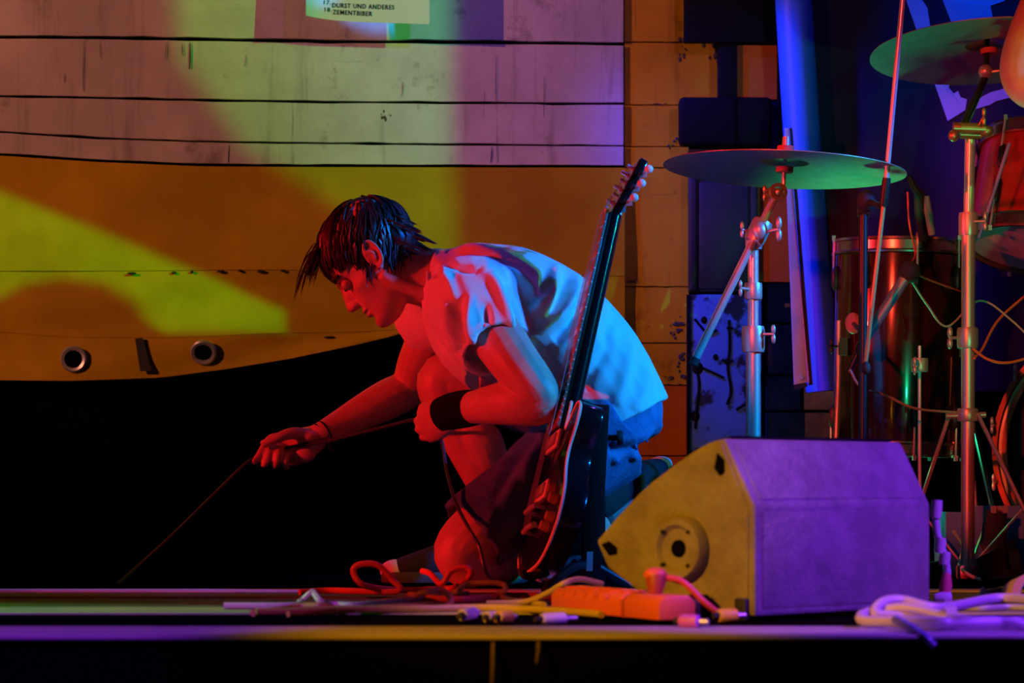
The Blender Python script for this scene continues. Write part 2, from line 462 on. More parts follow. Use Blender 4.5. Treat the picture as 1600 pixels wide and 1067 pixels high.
# ------------------------------------------------------------------ yellow tarpaulin under the white boards
tp = thing('yellow_tarpaulin', 'yellow tarpaulin with an eyeleted hem hanging below the white boards', 'tarpaulin', P(300, 590, 7.48))
XR = 976
t1 = [(XL, 229), (0, 243), (150, 253), (320, 260), (500, 261), (XR, 262)]
t2 = [(XL, 418), (0, 424), (200, 424), (400, 422), (640, 424), (XR, 432)]
t3 = [(XL, 500), (0, 519), (100, 527), (250, 528), (320, 526), (420, 521), (560, 519), (640, 514), (700, 505)]
t4 = [(XL, 598), (0, 594), (110, 595), (250, 590), (350, 577), (450, 561), (550, 540), (640, 519), (700, 507)]
def tarp(x0, x1, top, bot, name, n=60, D=7.49, wave=0.004, rows=6):
    xs = np.linspace(x0, x1, n)
    ty = np.interp(xs, [a for a, b in top], [b for a, b in top]); by = np.interp(xs, [a for a, b in bot], [b for a, b in bot])
    mb = MB(); vs = []; fs = []
    for k in range(rows+1):
        for i, x in enumerate(xs):
            y = ty[i]+(by[i]-ty[i])*k/rows
            d = D+wave*math.sin(x*0.013+k*0.7)+0.35*wave*math.sin(x*0.041-k*1.1)
            vs.append(P(x, y, d))
    for k in range(rows):
        for i in range(n-1):
            a = k*n+i; fs.append((a, a+1, a+n+1, a+n))
    nv = len(vs); vs += [q+Vector((0, 0.003, 0)) for q in vs]
    fs += [tuple(j+nv for j in reversed(f)) for f in fs]
    for i in range(n-1):
        fs.append((i, i+1, nv+i+1, nv+i)); b = rows*n+i; fs.append((b, b+1, nv+b+1, nv+b))
    mb.add(vs, fs)
    return mb.build(name, M_TARP, tp, True)
tarp(XL, XR, t1, [(x, y-0.8) for x, y in t2], 'upper_panel')
lowb = [(XL, 500), (0, 519), (100, 527), (250, 528), (320, 526), (420, 521), (560, 519), (640, 514), (700, 505), (760, 560), (830, 700), (XR, 720)]
tarp(XL, XR, t2, [(x, y-0.5) for x, y in lowb], 'lower_panel', n=90, rows=10)
hem = tarp(XL, 700, t3, t4, 'hem', D=7.475, wave=0.006)
for (x, y, rx, tilt) in ((115, 561, 0.034, 0.06), (318, 550, 0.033, 0.5)):
    c = P(x, y, 7.462); ax = Vector((0.0, -1, -tilt)).normalized()
    g_ = MB().lathe(c, ax, [(0.034, 0), (0.034, 0.004), (0.030, 0.008), (0.023, 0.006), (0.022, 0.0)]).build('eyelet', M_CHROME2, tp)
    MB().lathe(c, ax, [(0.0, 0.001), (0.0225, 0.001), (0.0225, -0.004), (0.0, -0.004)], 24).build('hole', M_DARKGAP, g_)
MB().strip([P(211, 529, 7.462), P(223, 528, 7.462)], [P(219, 580, 7.455), P(237, 579, 7.455)], (0, 0.004, 0)).build('black_strap', M_BLKRUB, tp)
for x, y, w_ in ((206, 427, .024), (272, 426, .014), (300, 425, .010), (345, 424, .020), (375, 423, .012), (408, 424, .022), (442, 423, .012), (478, 425, .026), (515, 527, .03)):
    MB().ell(P(x, y, 7.478), (w_/2, 0.004, 0.0035), None, 10, 6).build('tape_scrap', M_BLKRUB, tp)

# ------------------------------------------------------------------ paper set list poster
po = thing('song_poster', 'white paper sheet with numbered black lettering pinned over the boards', 'poster', P(575, 38, 7.32))
bx = [478, 490, 505, 525, 550, 590, 630, 671]
by = [24, 27, 29.5, 32, 34, 35.5, 36.5, 38]
dz = [0.030, 0.012, 0.0, 0.0, 0.0, 0.0, 0.0, 0.0]
mb = MB()
mb.strip([P(x, -120, 7.32-d*0.3) for x, d in zip(bx, dz)], [P(x, y, 7.32-d) for x, y, d in zip(bx, by, dz)], (0, 0.0012, 0))
mb.build('sheet', M_PAPER, po, True)
def text(body, px, py, D, cap, parent, m, rot=0.0, width=None, name='lettering', off=0.004):
    cu = bpy.data.curves.new('t', 'FONT'); cu.body = body; cu.size = 1.0; cu.extrude = 0.0004; cu.offset = off; cu.resolution_u = 2
    cu.space_character = 1.12
    o = bpy.data.objects.new('t', cu); COL.objects.link(o)
    me = bpy.data.meshes.new_from_object(o.evaluated_get(bpy.context.evaluated_depsgraph_get()))
    bpy.data.objects.remove(o); bpy.data.curves.remove(cu)
    xs = [v.co.x for v in me.vertices]
    sy = cap*D/FPX/0.70; sx = sy if width is None else width*D/FPX/(max(xs)-min(xs))
    Mx = Matrix.Translation(P(px, py, D)-ORG[parent.name]) @ Matrix.Rotation(rot, 4, 'Y') @ Matrix.Rotation(math.pi/2, 4, 'X') @ Matrix.Diagonal((sx, sy, 1, 1)) @ Matrix.Translation((-min(xs), 0, 0))
    me.transform(Mx)
    me.name = name; me.materials.append(m)
    t = bpy.data.objects.new(name, me); COL.objects.link(t); t.parent = parent
    return t
text('17.', 505.5, 6.5, 7.3185, 6.4, po, M_INK, 0.05, 11)
text('DURST UND ANDERES', 519, 11.5, 7.3185, 7.0, po, M_INK, 0.035, 97, off=0.012)
text('18.', 507, 18, 7.3185, 6.4, po, M_INK, 0.05, 11)
text('ZEMENTBIBER', 519.5, 22, 7.3185, 7.0, po, M_INK, 0.05, 62, off=0.012)

# ------------------------------------------------------------------ black frame pieces on the right of the wall
def slab(name, x0, x1, y0, y1, D, th, m, parent, bev=0.004, smooth=True):
    c = P((x0+x1)/2, (y0+y1)/2, D)
    return MB().box(c+Vector((0, th/2, 0)), ((x1-x0)*D/FPX, th, (y1-y0)*D/FPX)).build(name, m, parent, smooth, bev)
bf = thing('black_signboard', 'black upright post carrying two black boards beside the yellow wall', 'board', P(1137, 228, 7.42))
slab('upper_board', 1069, 1216, -150, 66, 7.42, 0.03, M_BLKPAINT, bf)
slab('post', 1122, 1152, 60, 160, 7.43, 0.035, M_BLKPAINT, bf)
lb = slab('lower_board', 1061, 1206, 151, 228, 7.41, 0.04, M_BLKPAINT, bf, 0.012)
slab('seam', 1148, 1151, 154, 226, 7.408, 0.004, M_DARKGAP, lb, 0)
slab('side_rail', 1199, 1219, -150, 260, 7.45, 0.02, mat('dull_plum_paint', (0.06, 0.03, 0.05), 0.6, var=(0.02, 0.012, 0.02)), bf)
M_CAB = mat('dark_brown_panel', (0.030, 0.020, 0.028), 0.5, var=(0.016, 0.011, 0.015), scale=6, bump=0.15)
cb = thing('dark_cabinet', 'dark brown panelled cabinet door hanging behind the left cymbal', 'cabinet', P(1130, 457, 7.42))
slab('body', 1076, 1184, 232, 456, 7.44, 0.03, M_CAB, cb)
dr = slab('door_panel', 1092, 1170, 284, 452, 7.432, 0.014, M_CAB, cb, 0.005)
slab('stile', 1078, 1088, 240, 454, 7.43, 0.014, M_CAB, cb, 0.003)
slab('stile', 1173, 1183, 240, 454, 7.43, 0.014, M_CAB, cb, 0.003)
M_SCUF = mat('scuffed_blue_board', (0.07, 0.20, 0.42), 0.45, var=(0.01, 0.012, 0.02), scale=10, lo=0.42, hi=0.47, bump=0.25, bscale=25)
sb = thing('scuffed_board', 'scuffed blue board smeared with black paint, leaning below the dark cabinet', 'board', P(1132, 880, 7.42))
slab('panel', 1074, 1190, 460, 884, 7.42, 0.02, M_SCUF, sb, 0.003)
slab('edge_strip', 1073, 1078, 460, 884, 7.415, 0.012, M_BLKPAINT, sb, 0.001)
for pts in (((1139, 500), (1140, 545), (1137, 575), (1142, 610), (1136, 632)), ((1086, 570), (1092, 600), (1088, 640), (1086, 670)), ((1128, 562), (1138, 566), (1146, 563)), ((1085, 498), (1105, 520), (1120, 515)), ((1135, 512), (1145, 513)), ((1098, 575), (1120, 585), (1130, 590)), ((1150, 640), (1163, 632))):
    MB().tube([P(x, y, 7.4195) for x, y in pts], 0.0035, 6, 3).build('paint_smear', M_BLKPAINT, sb)
for x, y, r in ((1090, 575, .014), (1118, 558, .007), (1137, 565, .008), (1086, 650, .012), (1100, 500, .008)):
    MB().ell(P(x, y, 7.4195), (r, 0.002, r*1.2), None, 10, 6).build('paint_blot', M_BLKPAINT, sb)

# ------------------------------------------------------------------ dark hanging banner with white lettering
M_BAN = mat('dark_glossy_banner', (0.012, 0.018, 0.055), 0.5, var=(0.009, 0.013, 0.04), scale=3, bump=0.05, bscale=7, spec=0.1)
bn = thing('hanging_banner', 'dark banner with ragged white lettering tinted as under blue light hanging behind the drum kit', 'banner', P(1420, 612, 7.25))
def ban_d(x, y): return 7.30+0.008*math.sin(x*0.035+y*0.002)
def ban(x, y, lift=0.0): return P(x, y, ban_d(x, y)-lift)
rows, cols = 14, 44
vs, fs = [], []
for k in range(rows+1):
    y = -160+(611+160)*k/rows
    x0 = 1236+max(y, 0)*0.07
    for i in range(cols+1):
        vs.append(ban(x0+(1660-x0)*i/cols, y))
for k in range(rows):
    for i in range(cols):
        a = k*(cols+1)+i; fs.append((a, a+1, a+cols+2, a+cols+1))
MB().add(vs, fs).build('sheet', M_BAN, bn, True)
ro = MB(); ro.loft([P(1234, -160, 7.30), P(1240, 0, 7.30), P(1252, 200, 7.30), P(1268, 400, 7.30), P(1287, 611, 7.30)], [.044, .046, .046, .045, .044], seg=40, axis=(1, 0, 0))
tag(ro.build('rolled_edge', mat('blue_banner_vinyl', (0.03, 0.20, 0.88), 0.5), bn, True), 'bright blue rolled-up left edge of the banner')
bl = MB().strip([P(1226, 200, 7.20), P(1233, 200, 7.20)], [P(1241, 601, 7.20), P(1262, 597, 7.20)], (0, 0.012, 0)).build('edge_batten', mat('pale_batten', (0.62, 0.55, 0.60), 0.6, var=(0.5, 0.44, 0.48)), bn, True, 0.001)
MB().strip([P(1240, 602, 7.198), P(1261, 598, 7.198)], [P(1242, 609, 7.198), P(1262, 604, 7.198)], (0, 0.012, 0)).build('batten_cap', M_BLKRUB, bl)
MB().lathe(P(1252, 590, 7.198), (0, -1, 0), [(0.0, 0.004), (0.005, 0.004), (0.006, 0.0)], 12).build('screw', M_CHROME, bl)
MB().strip([P(1234, 200, 7.195), P(1238, 200, 7.195)], [P(1264, 602, 7.195), P(1270, 601, 7.195)], (0, 0.008, 0)).build('edge_cord', M_BLKRUB, bn)
MB().rod(P(1236, 286, 7.192), P(1264, 598, 7.192), 0.0022).build('piping', mat('red_brown_piping', (0.5, 0.2, 0.16), 0.5), bn)
M_LET = mat('white_print_lit_blue', (0.26, 0.40, 0.85), 0.6)  # white letters; the blue of the light is put into their colour
for pts in ([(1415, -60), (1436, -60), (1441, 0), (1449, 12), (1454, 45), (1432, 46), (1416, 0)],
            [(1460, -60), (1640, -60), (1568, 2), (1547, 9), (1553, 34), (1487, 36), (1473, 0)],
            [(1455, 115), (1484, 120), (1486, 130), (1482, 136), (1490, 146), (1497, 142), (1501, 152), (1511, 155), (1508, 172), (1481, 189)],
            [(1519, 165), (1536, 150), (1548, 144), (1560, 141), (1700, 96), (1700, 118), (1580, 152), (1556, 158), (1548, 163), (1522, 171)]):
    MB().prism([ban(x, y, 0.004) for x, y in pts], (0, 0.003, 0)).build('letter_stroke', M_LET, bn, False)
# ================================================================== STAGE MONITOR
M_WEDGE = mat('textured_grey_monitor_paint', (0.30, 0.29, 0.29), 0.6, var=(0.21, 0.20, 0.20), scale=16, bump=0.25, bscale=120, spec=0.3)
wc = P(1180, 971, 4.43); wc.z = 0.0
wu = Vector((-0.748, 0.664, 0)); wv = Vector((0.664, 0.748, 0))      # along the side, along the width
def wp(u, z, v=0.0): return wc+wu*u+wv*v+Vector((0, 0, z))
wm = thing('stage_monitor', 'grey wedge shaped stage monitor standing at the front edge of the stage', 'monitor', wc+wu*0.15+wv*0.24)
arc = cr([(0.058, 0.2785), (0.105, 0.266), (0.199, 0.214), (0.262, 0.166), (0.316, 0.1175)], 5)
prof = [(0.0, 0.006), (0.0, 0.175)]+[tuple(a) for a in arc]+[(0.292, 0.075), (0.225, 0.036), (0.12, 0.006)]
WW = 0.478
MB().prism([wp(u, z) for u, z in prof], wv*WW).build('cabinet', M_WEDGE, wm, True, 0.006, angle=0.35)
# side cheek standing a little proud on both ends
ins = [(0.012, 0.016), (0.012, 0.170)]+[(a[0]*0.98+0.006, a[1]-0.009) for a in arc[:-1]]+[(0.303, 0.117), (0.284, 0.080), (0.222, 0.044), (0.12, 0.016)]
for v0, e in ((-0.002, 0.004), (WW-0.002, 0.004)):
    MB().prism([wp(u, z, v0) for u, z in ins], wv*e).build('side_panel', M_WEDGE, wm, True, 0.0015, angle=0.35)
# inset back panels
for (z0, z1, u0, u1, nm) in ((0.018, 0.165, 0, 0, 'back_panel'), (0.185, 0.268, 0.0055, 0.0525, 'sloped_back_panel')):
    q = [wp(u0-0.0015, z0, 0.018), wp(u0-0.0015, z0, WW-0.018), wp(u1-0.0015, z1, WW-0.018), wp(u1-0.0015, z1, 0.018)]
    MB().prism(q, wu*0.004).build(nm, M_WEDGE, wm, True, 0.001)
# curved grille on the far side
gr = [wp(a[0]+0.0035, a[1]+0.0035, 0.02) for a in arc]; gr2 = [wp(a[0]+0.0035, a[1]+0.0035, WW-0.02) for a in arc]
MB().strip(gr, gr2, (0, 0, -0.003)).build('grille', M_BLKMET, wm)
# round recessed pole socket in the side
sc_ = wp(0.138, 0.108, -0.004)
so = MB().lathe(sc_, -wv, [(0.052, -0.004), (0.052, 0.008), (0.046, 0.017), (0.037, 0.017), (0.031, 0.010), (0.014, 0.008), (0.013, -0.003), (0.0, -0.003)], 36).build('socket_plate', M_WEDGE, wm)
MB().lathe(sc_-wv*0.0008, -wv, [(0.0, 0.0095), (0.0135, 0.0095), (0.0135, 0.0)], 20).build('socket_hole', M_DARKGAP, so)
for a in (0.8, 2.35, 3.95, 5.5):
    MB().lathe(sc_+wu*0.036*math.cos(a)+UP*0.036*math.sin(a), -wv, [(0.0, 0.0185), (0.0035, 0.0185), (0.004, 0.013)], 10).build('screw', M_BLKMET, so)
# moulded corner recesses and rubber feet
for (u, z, a) in ((0.066, 0.236, -0.5), (0.283, 0.105, 0.5)):
    q = [(-.012, .015), (.004, .012), (.013, -.004), (.009, -.013), (-.006, -.008)]
    ca, sa = math.cos(a), math.sin(a)
    MB().prism([wp(u-(x*ca-y*sa), z+(x*sa+y*ca), -0.005) for x, y in q], wv*0.004).build('corner_notch', M_DARKGAP, wm, False)
for u, h in ((0.022, 0.034), (0.098, 0.038)):
    MB().box(wp(u, h/2, -0.004), (0.022, 0.012, h), Matrix.Rotation(math.atan2(wu.y, wu.x), 3, 'Z')).build('rubber_foot', M_BLKRUB, wm, True, 0.003)
for u in (0.02, 0.10):
    MB().box(wp(u, 0.004, WW-0.03), (0.022, 0.022, 0.008), Matrix.Rotation(math.atan2(wu.y, wu.x), 3, 'Z')).build('rubber_foot', M_BLKRUB, wm, True, 0.002)
# ================================================================== THE CROUCHING MAN
M_SKIN = mat('skin', (0.62, 0.38, 0.28), 0.48, var=(0.52, 0.29, 0.21), scale=14, bump=0.08, bscale=160)
M_SHIRT = mat('white_cotton', (0.78, 0.77, 0.76), 0.85, var=(0.70, 0.69, 0.69), scale=6, bump=0.10, bscale=260, sheen=0.1)
M_DENIM = mat('dark_denim', (0.09, 0.20, 0.42), 0.85, var=(0.05, 0.12, 0.28), scale=25, bump=0.35, bscale=260)
M_HAIR = mat('dark_brown_hair', (0.030, 0.018, 0.013), 0.42, spec=0.6)
M_BAND = mat('black_towelling', (0.006, 0.006, 0.006), 0.95, bump=0.5, bscale=300, spec=0.1)

man = thing('person', 'man in white t-shirt and dark shorts crouching and pulling a cable', 'person', P(800, 915, 6.0))

def PL(rows): return [P(*r[:3]) for r in rows]
def limb(mb, rows, axis=(0, 1, 0), n=5, seg=16, cup=0.0, r2=True):
    """rows: (px, py, D, r1[, r2])"""
    pts = np.array([tuple(P(*r[:3])) for r in rows]); r1 = np.array([r[3] for r in rows])
    rr2 = np.array([r[4] if len(r) > 4 else r[3] for r in rows])
    a = cr(np.hstack([pts, r1[:, None], rr2[:, None]]), n)
    mb.loft(a[:, :3], np.maximum(a[:, 3], 0.002), np.maximum(a[:, 4], 0.002), axis=axis, seg=seg, cup=cup)

body = MB()
# --- head, built in its own frame: x to the face, y to the man's left, z to the crown
HP = math.radians(44); HY = math.radians(7)
fwd = Vector((-math.cos(HP), 0, -math.sin(HP))); upv = Vector((-math.sin(HP), 0, math.cos(HP)))
Rz = Matrix.Rotation(-HY, 3, 'Z')
fwd = Rz @ fwd; upv = Rz @ upv; lft = upv.cross(fwd)
HR = Matrix((fwd, lft, upv)).transposed()
HC = P(590, 405, 6.0)
def hd(x, y, z): return HC+HR @ Vector((x, y, z))
def hell(x, y, z, rx, ry, rz, rot=None, mb=body):
    mb.ell(hd(x, y, z), (rx, ry, rz), HR if rot is None else HR @ rot, 24, 16)
ry = lambda a: Matrix.Rotation(math.radians(a), 3, 'Y')
# skull and face as one stack of cross-sections (height, front, back, half width)
HS = cr([(-0.116, .074, .046, .012), (-0.110, .086, .030, .024), (-0.098, .093, .006, .036), (-0.084, .090, -.014, .045), (-0.068, .088, -.026, .052), (-0.052, .092, -.038, .057), (-0.036, .089, -.052, .062), (-0.018, .087, -.070, .067),
         (0.002, .086, -.086, .070), (0.020, .092, -.094, .072), (0.040, .092, -.098, .075), (0.060, .089, -.099, .0765), (0.080, .080, -.094, .074), (0.098, .063, -.081, .066), (0.113, .038, -.060, .050), (0.123, .006, -.034, .026), (0.126, -.004, -.022, .010)], 3)
vs, fs = [], []; NS = 32
for z, fx, bx_, hw in HS:
    xc = (fx+bx_)/2-0.006; a_f = fx-xc; a_b = xc-bx_
    for k in range(NS):
        a = 2*math.pi*k/NS; c_, s_ = math.cos(a), math.sin(a)
        c2 = math.copysign(abs(c_)**0.85, c_); s2 = math.copysign(abs(s_)**0.92, s_)
        vs.append(hd(xc+c2*(a_f if c_ > 0 else a_b), hw*s2*(1-0.10*max(c_, 0)**2), z))
for i_ in range(len(HS)-1):
    for k in range(NS):
        k2 = (k+1) % NS; fs.append((i_*NS+k, i_*NS+k2, (i_+1)*NS+k2, (i_+1)*NS+k))
fs.append(tuple(range(NS-1, -1, -1))); fs.append(tuple((len(HS)-1)*NS+k for k in range(NS)))
body.add(vs, fs)
for s in (-1, 1):
    hell(0.100, s*0.011, -0.037, 0.010, 0.0070, 0.0072)  # nostril wing
    # ear: outer shell, rim, inner fold, lobe
    eR = Matrix.Rotation(math.radians(-12), 3, 'Y')
    hell(-0.006, s*0.0785, 0.000, 0.0155, 0.0050, 0.0275, eR)
    rim = [hd(-0.006+0.0165*math.cos(a)-0.004*math.sin(a), s*(0.0815+0.004*(1-math.cos(a))/2), 0.001+0.0285*math.sin(a)) for a in np.linspace(-0.4, 4.4, 18)]
    body.loft(rim, np.linspace(0.0030, 0.0038, 18), seg=8)
    body.loft([hd(0.001, s*0.085, 0.012), hd(-0.010, s*0.0865, 0.002), hd(-0.004, s*0.084, -0.012)], 0.0030, seg=8)
    hell(0.006, s*0.081, -0.004, 0.0035, 0.004, 0.006)
    hell(0.000, s*0.080, -0.027, 0.007, 0.0045, 0.008)
body.loft(cr([tuple(hd(0.090, 0, 0.020)), tuple(hd(0.092, 0, 0.004)), tuple(hd(0.100, 0, -0.016)), tuple(hd(0.107, 0, -0.032))], 4), np.linspace(0.0085, 0.0110, 13), seg=12)   # nose
hell(0.1085, 0, -0.035, 0.0095, 0.0110, 0.0090)
hell(0.092, 0, -0.018, 0.015, 0.0135, 0.026)
hell(0.094, 0, -0.037, 0.017, 0.0150, 0.0095)
hell(0.0900, 0, -0.0600, 0.0095, 0.022, 0.0055)       # upper lip
hell(0.0880, 0, -0.0715, 0.0100, 0.020, 0.0062)       # lower lip
# --- neck and trunk
limb(body, [(612, 420, 6.0, .052, .055), (645, 430, 6.0, .055, .058), (680, 436, 6.0, .062, .064), (715, 445, 6.0, .09, .07), (760, 460, 6.0, .165, .085), (820, 495, 6.0, .165, .10), (885, 555, 6.0, .14, .105), (925, 615, 6.0, .15, .11), (950, 665, 6.0, .155, .11)])
# throat tendon
body.loft(cr(PL([(597, 428, 5.94), (630, 447, 5.945), (672, 462, 5.95)]), 4), 0.014, seg=8)
# --- near (left) arm
limb(body, [(742, 470, 5.84, .062), (770, 515, 5.78, .056), (800, 560, 5.72, .050), (832, 603, 5.695, .046), (846, 622, 5.695, .042), (838, 630, 5.70, .045), (810, 628, 5.715, .047), (770, 632, 5.76, .040), (730, 638, 5.83, .031), (712, 641, 5.86, .028)], n=4)
body.ell(P(846, 622, 5.695), (.038, .036, .038))
# near fist
limb(body, [(716, 641, 5.855, .030, .024), (700, 648, 5.875, .036, .022), (680, 656, 5.90, .043, .022), (664, 662, 5.92, .042, .018)], axis=(-.35, .15, .92), n=4)
for i, (x, y) in enumerate(((662, 643), (657, 656), (659, 669), (666, 681))):
    pts = PL([(x+8, y, 5.905), (x-2, y+1, 5.925), (x-4, y+2, 5.955), (x+6, y+3, 5.985), (x+18, y+2, 5.985)])
    body.loft(cr(pts, 4), np.interp(np.linspace(0, 1, 17), [0, 1], [0.0098, 0.0082]), seg=10)
    body.ell(P(x+3, y, 5.912), (.0105, .0095, .0105))
body.loft(cr(PL([(704, 634, 5.89), (688, 632, 5.93), (672, 636, 5.965), (660, 644, 5.985)]), 4), np.linspace(.014, .009, 13), seg=10)
# --- far (right) arm
limb(body, [(705, 478, 6.17, .060), (678, 520, 6.22, .052), (655, 565, 6.27, .046), (642, 600, 6.30, .041), (634, 610, 6.30, .042), (610, 622, 6.285, .044), (575, 640, 6.26, .040), (535, 661, 6.23, .032), (508, 675, 6.205, .027), (496, 682, 6.20, .026)], n=4)
body.ell(P(640, 608, 6.30), (.038, .034, .036))
limb(body, [(500, 680, 6.20, .026, .022), (482, 690, 6.20, .034, .019), (462, 697, 6.20, .041, .017), (442, 700, 6.20, .038, .014)], axis=(.3, .0, 1), n=4)
body.ell(P(474, 711, 6.18), (.026, .016, .017)); body.ell(P(480, 682, 6.18), (.026, .016, .014))
for pts, r in (([(444, 683, 6.20), (424, 685, 6.195), (412, 700, 6.17), (404, 714, 6.15), (394, 723, 6.14)], .0098),
               ([(442, 694, 6.20), (428, 694, 6.185), (421, 708, 6.155), (416, 721, 6.145), (410, 727, 6.15)], .0100),
               ([(446, 706, 6.20), (438, 700, 6.175), (434, 712, 6.148), (431, 724, 6.15), (428, 729, 6.16)], .0096),
               ([(452, 718, 6.195), (449, 709, 6.17), (446, 718, 6.152), (446, 727, 6.16), (448, 731, 6.17)], .0085)):
    a = cr(PL(pts), 4); body.loft(a, np.linspace(r*1.08, r*0.8, len(a)), seg=10)
a = cr(PL([(480, 680, 6.185), (456, 677, 6.165), (432, 685, 6.150), (408, 695, 6.145)]), 4)
body.loft(a, np.linspace(.0155, .0085, len(a)), seg=10)      # thumb
# --- far (right) leg: knee up, foot flat in front
limb(body, [(950, 655, 6.12, .085), (860, 625, 6.13, .078), (770, 600, 6.13, .068), (715, 592, 6.13, .062), (692, 598, 6.13, .057), (700, 632, 6.13, .050), (722, 672, 6.14, .052), (750, 725, 6.15, .050), (772, 785, 6.16, .038), (786, 840, 6.17, .032), (790, 885, 6.17, .036)], n=4)
body.ell(P(690, 603, 6.125), (.050, .050, .055))
limb(body, [(720, 640, 6.12, .03), (752, 690, 6.12, .045), (772, 740, 6.14, .035)], n=4)     # calf pressed out
# --- near (left) leg: kneeling
limb(body, [(950, 680, 5.90, .090), (880, 730, 5.86, .082), (810, 785, 5.80, .070), (750, 830, 5.76, .062), (720, 862, 5.75, .055), (735, 884, 5.76, .046), (790, 880, 5.83, .046), (840, 872, 5.95, .048), (885, 856, 6.08, .036), (915, 838, 6.17, .030), (936, 822, 6.22, .032)], n=4)
body.ell(P(718, 866, 5.745), (.050, .050, .052))
def face_relief(co, no):
    """eye sockets, cheek bones, brow ridge, mouth line, philtrum, jaw"""
    disp = np.zeros(len(co))
    spots = [((.091, 0, -.0660), -.0030, (.02, .020, .0028)), ((.094, 0, -.050), -.0015, (.02, .004, .008)), ((.088, 0, -.083), -.0035, (.02, .022, .006)), ((.092, 0, -.102), .003, (.02, .016, .010))]
    for s in (-1, 1):
        spots += [((.086, s*.032, .000), -.0090, (.02, .013, .0095)), ((.086, s*.030, .022), .0055, (.02, .022, .007)), ((.066, s*.056, -.022), .0050, (.02, .02, .012)),
                  ((.058, s*.052, -.058), -.0045, (.022, .02, .018)), ((.050, s*.070, .032), -.0030, (.02, .02, .02)), ((.088, s*.024, -.044), -.0018, (.02, .005, .012)), ((.012, s*.050, -.066), .0040, (.02, .02, .016))]
    Rm = np.array(HR); c0 = np.array(HC)
    loc = (co-c0) @ Rm
    for c_, amp, r_3 in spots:
        q = (loc-np.array(c_))/np.array(r_3); disp += amp*np.exp(-(q*q).sum(1)*0.8)
    return co+no*disp[:, None]
me = remesh(body, 0.0030, 4, 0.5, face_relief)
put(me, 'body', M_SKIN, man)

# --- eyes (mostly in shadow) and brows
for s in (-1, 1):
    e = MB().ell(hd(0.0795, s*0.031, 0.000), (0.0110, 0.0110, 0.0110), None, 14, 10).build('eyeball', mat('eye_white', (0.35, 0.33, 0.31), 0.3), man)
    MB().ell(hd(0.0885, s*0.031, -0.004), (0.0030, 0.0045, 0.0045), HR, 10, 8).build('iris', mat('iris_brown', (0.03, 0.02, 0.015), 0.2), e)
    MB().loft(cr([tuple(hd(0.095, s*0.016, 0.023)), tuple(hd(0.093, s*0.032, 0.030)), tuple(hd(0.079, s*0.050, 0.024))], 4), 0.0042, 0.003, seg=6).build('eyebrow', M_HAIR, man)
    MB().ell(hd(0.0795, s*0.031, 0.0035), (0.0122, 0.0135, 0.0105), HR @ ry(8), 18, 12).build('eyelid', M_SKIN, man)

# --- hair: cap plus combed locks
hair = MB()
hair.ell(hd(-0.010, 0, 0.048), (0.096, 0.0795, 0.084), HR, 28, 20)
hair.ell(hd(-0.058, 0, 0.008), (0.044, 0.066, 0.052), HR, 24, 16)
hair.ell(hd(0.036, 0, 0.088), (0.040, 0.056, 0.030), HR, 20, 14)
r_ = np.random.RandomState(5)
gl = (HR.transposed() @ Vector((0, 0, -1)))          # gravity in the head frame
gl = np.array(gl)
def skull_push(p, lift):
    c = np.array((-0.004, 0, 0.042)); R = np.array((0.098, 0.080, 0.086))+lift
    q = (p-c)/R; n = np.linalg.norm(q)
    return c+q/n*R if n < 1 else p
locks = MB()
whorl = np.array((-0.062, 0.01, 0.115))
def strand(root, t, L, n, grav, lift, r0, hug=True, jit=0.0):
    pts = [np.array(root, float)]; t = np.array(t, float)
    for k in range(n):
        t = t+gl*grav+r_.randn(3)*jit; t /= np.linalg.norm(t)
        q = pts[-1]+t*L/n
        if hug:          # lie along the skull
            q = skull_push(q, lift); rel = (q-SC)/(SR+lift); rn = np.linalg.norm(rel)
            if rn > 1 and q[2] > -0.01: q = SC+rel/rn**0.75*(SR+lift)
            t = q-pts[-1]
        pts.append(q)
    prof = np.interp(np.linspace(0, 1, n+1), [0, .2, .7, 1], [.6, 1, .8, .12])*r0
    locks.loft([hd(*q) for q in pts], prof, seg=4, axis=(0.2, 0.3, 0.9))
SC = np.array((-0.004, 0, 0.042)); SR = np.array((0.098, 0.079, 0.087))
for i in range(1900):
    th = math.acos(1-r_.rand()*1.55); ph = r_.rand()*2*math.pi
    d = np.array((math.sin(th)*math.cos(ph), math.sin(th)*math.sin(ph), math.cos(th)))
    p = SC+d*SR
    if p[0] > 0.055 and p[2] < 0.085: continue          # forehead stays bare
    if p[0] > 0.018 and p[2] < 0.045: continue          # temples and face
    if p[2] < -0.005 and p[0] > -0.03: continue         # round the ear
    t = p-whorl; t = t-d*np.dot(t, d)
    if np.linalg.norm(t) < 0.015: t = np.array((0.3, r_.randn()*0.5, 0))
    t /= np.linalg.norm(t)+1e-9
    side = abs(p[1])/0.079
    if p[0] > 0.0:                                       # front: combed forward and to the side, down past the temple
        t = t*0.8+np.array((0.35, 0.25*np.sign(p[1]), -0.25*side))
        L = 0.055+0.03*r_.rand(); grav = 0.02
        if p[2] < 0.085: L *= 0.62
    else:                                                # back: combed back and down to the nape
        t = t*0.8+np.array((-0.25, 0.05*np.sign(p[1]), -0.45*side))
        L = 0.055+0.035*r_.rand(); grav = 0.015
        if abs(p[1]) > 0.055 and p[2] < 0.06 and p[0] > -0.035: L = 0.028+0.012*r_.rand()
    t += r_.randn(3)*0.10
    strand(p, t, L, 8, grav, 0.001+0.007*r_.rand()**2, 0.0020+0.0012*r_.rand(), True, 0.004)
for i in range(34):        # fringe falling free in front of the brow
    y = r_.uniform(-0.045, 0.055)
    strand((0.070+r_.uniform(-.02, .012), y, 0.100+r_.uniform(-.012, .010)), (0.9, r_.randn()*0.10, 0.05), r_.uniform(0.055, 0.118), 9, 0.17, 0, 0.0020, False)
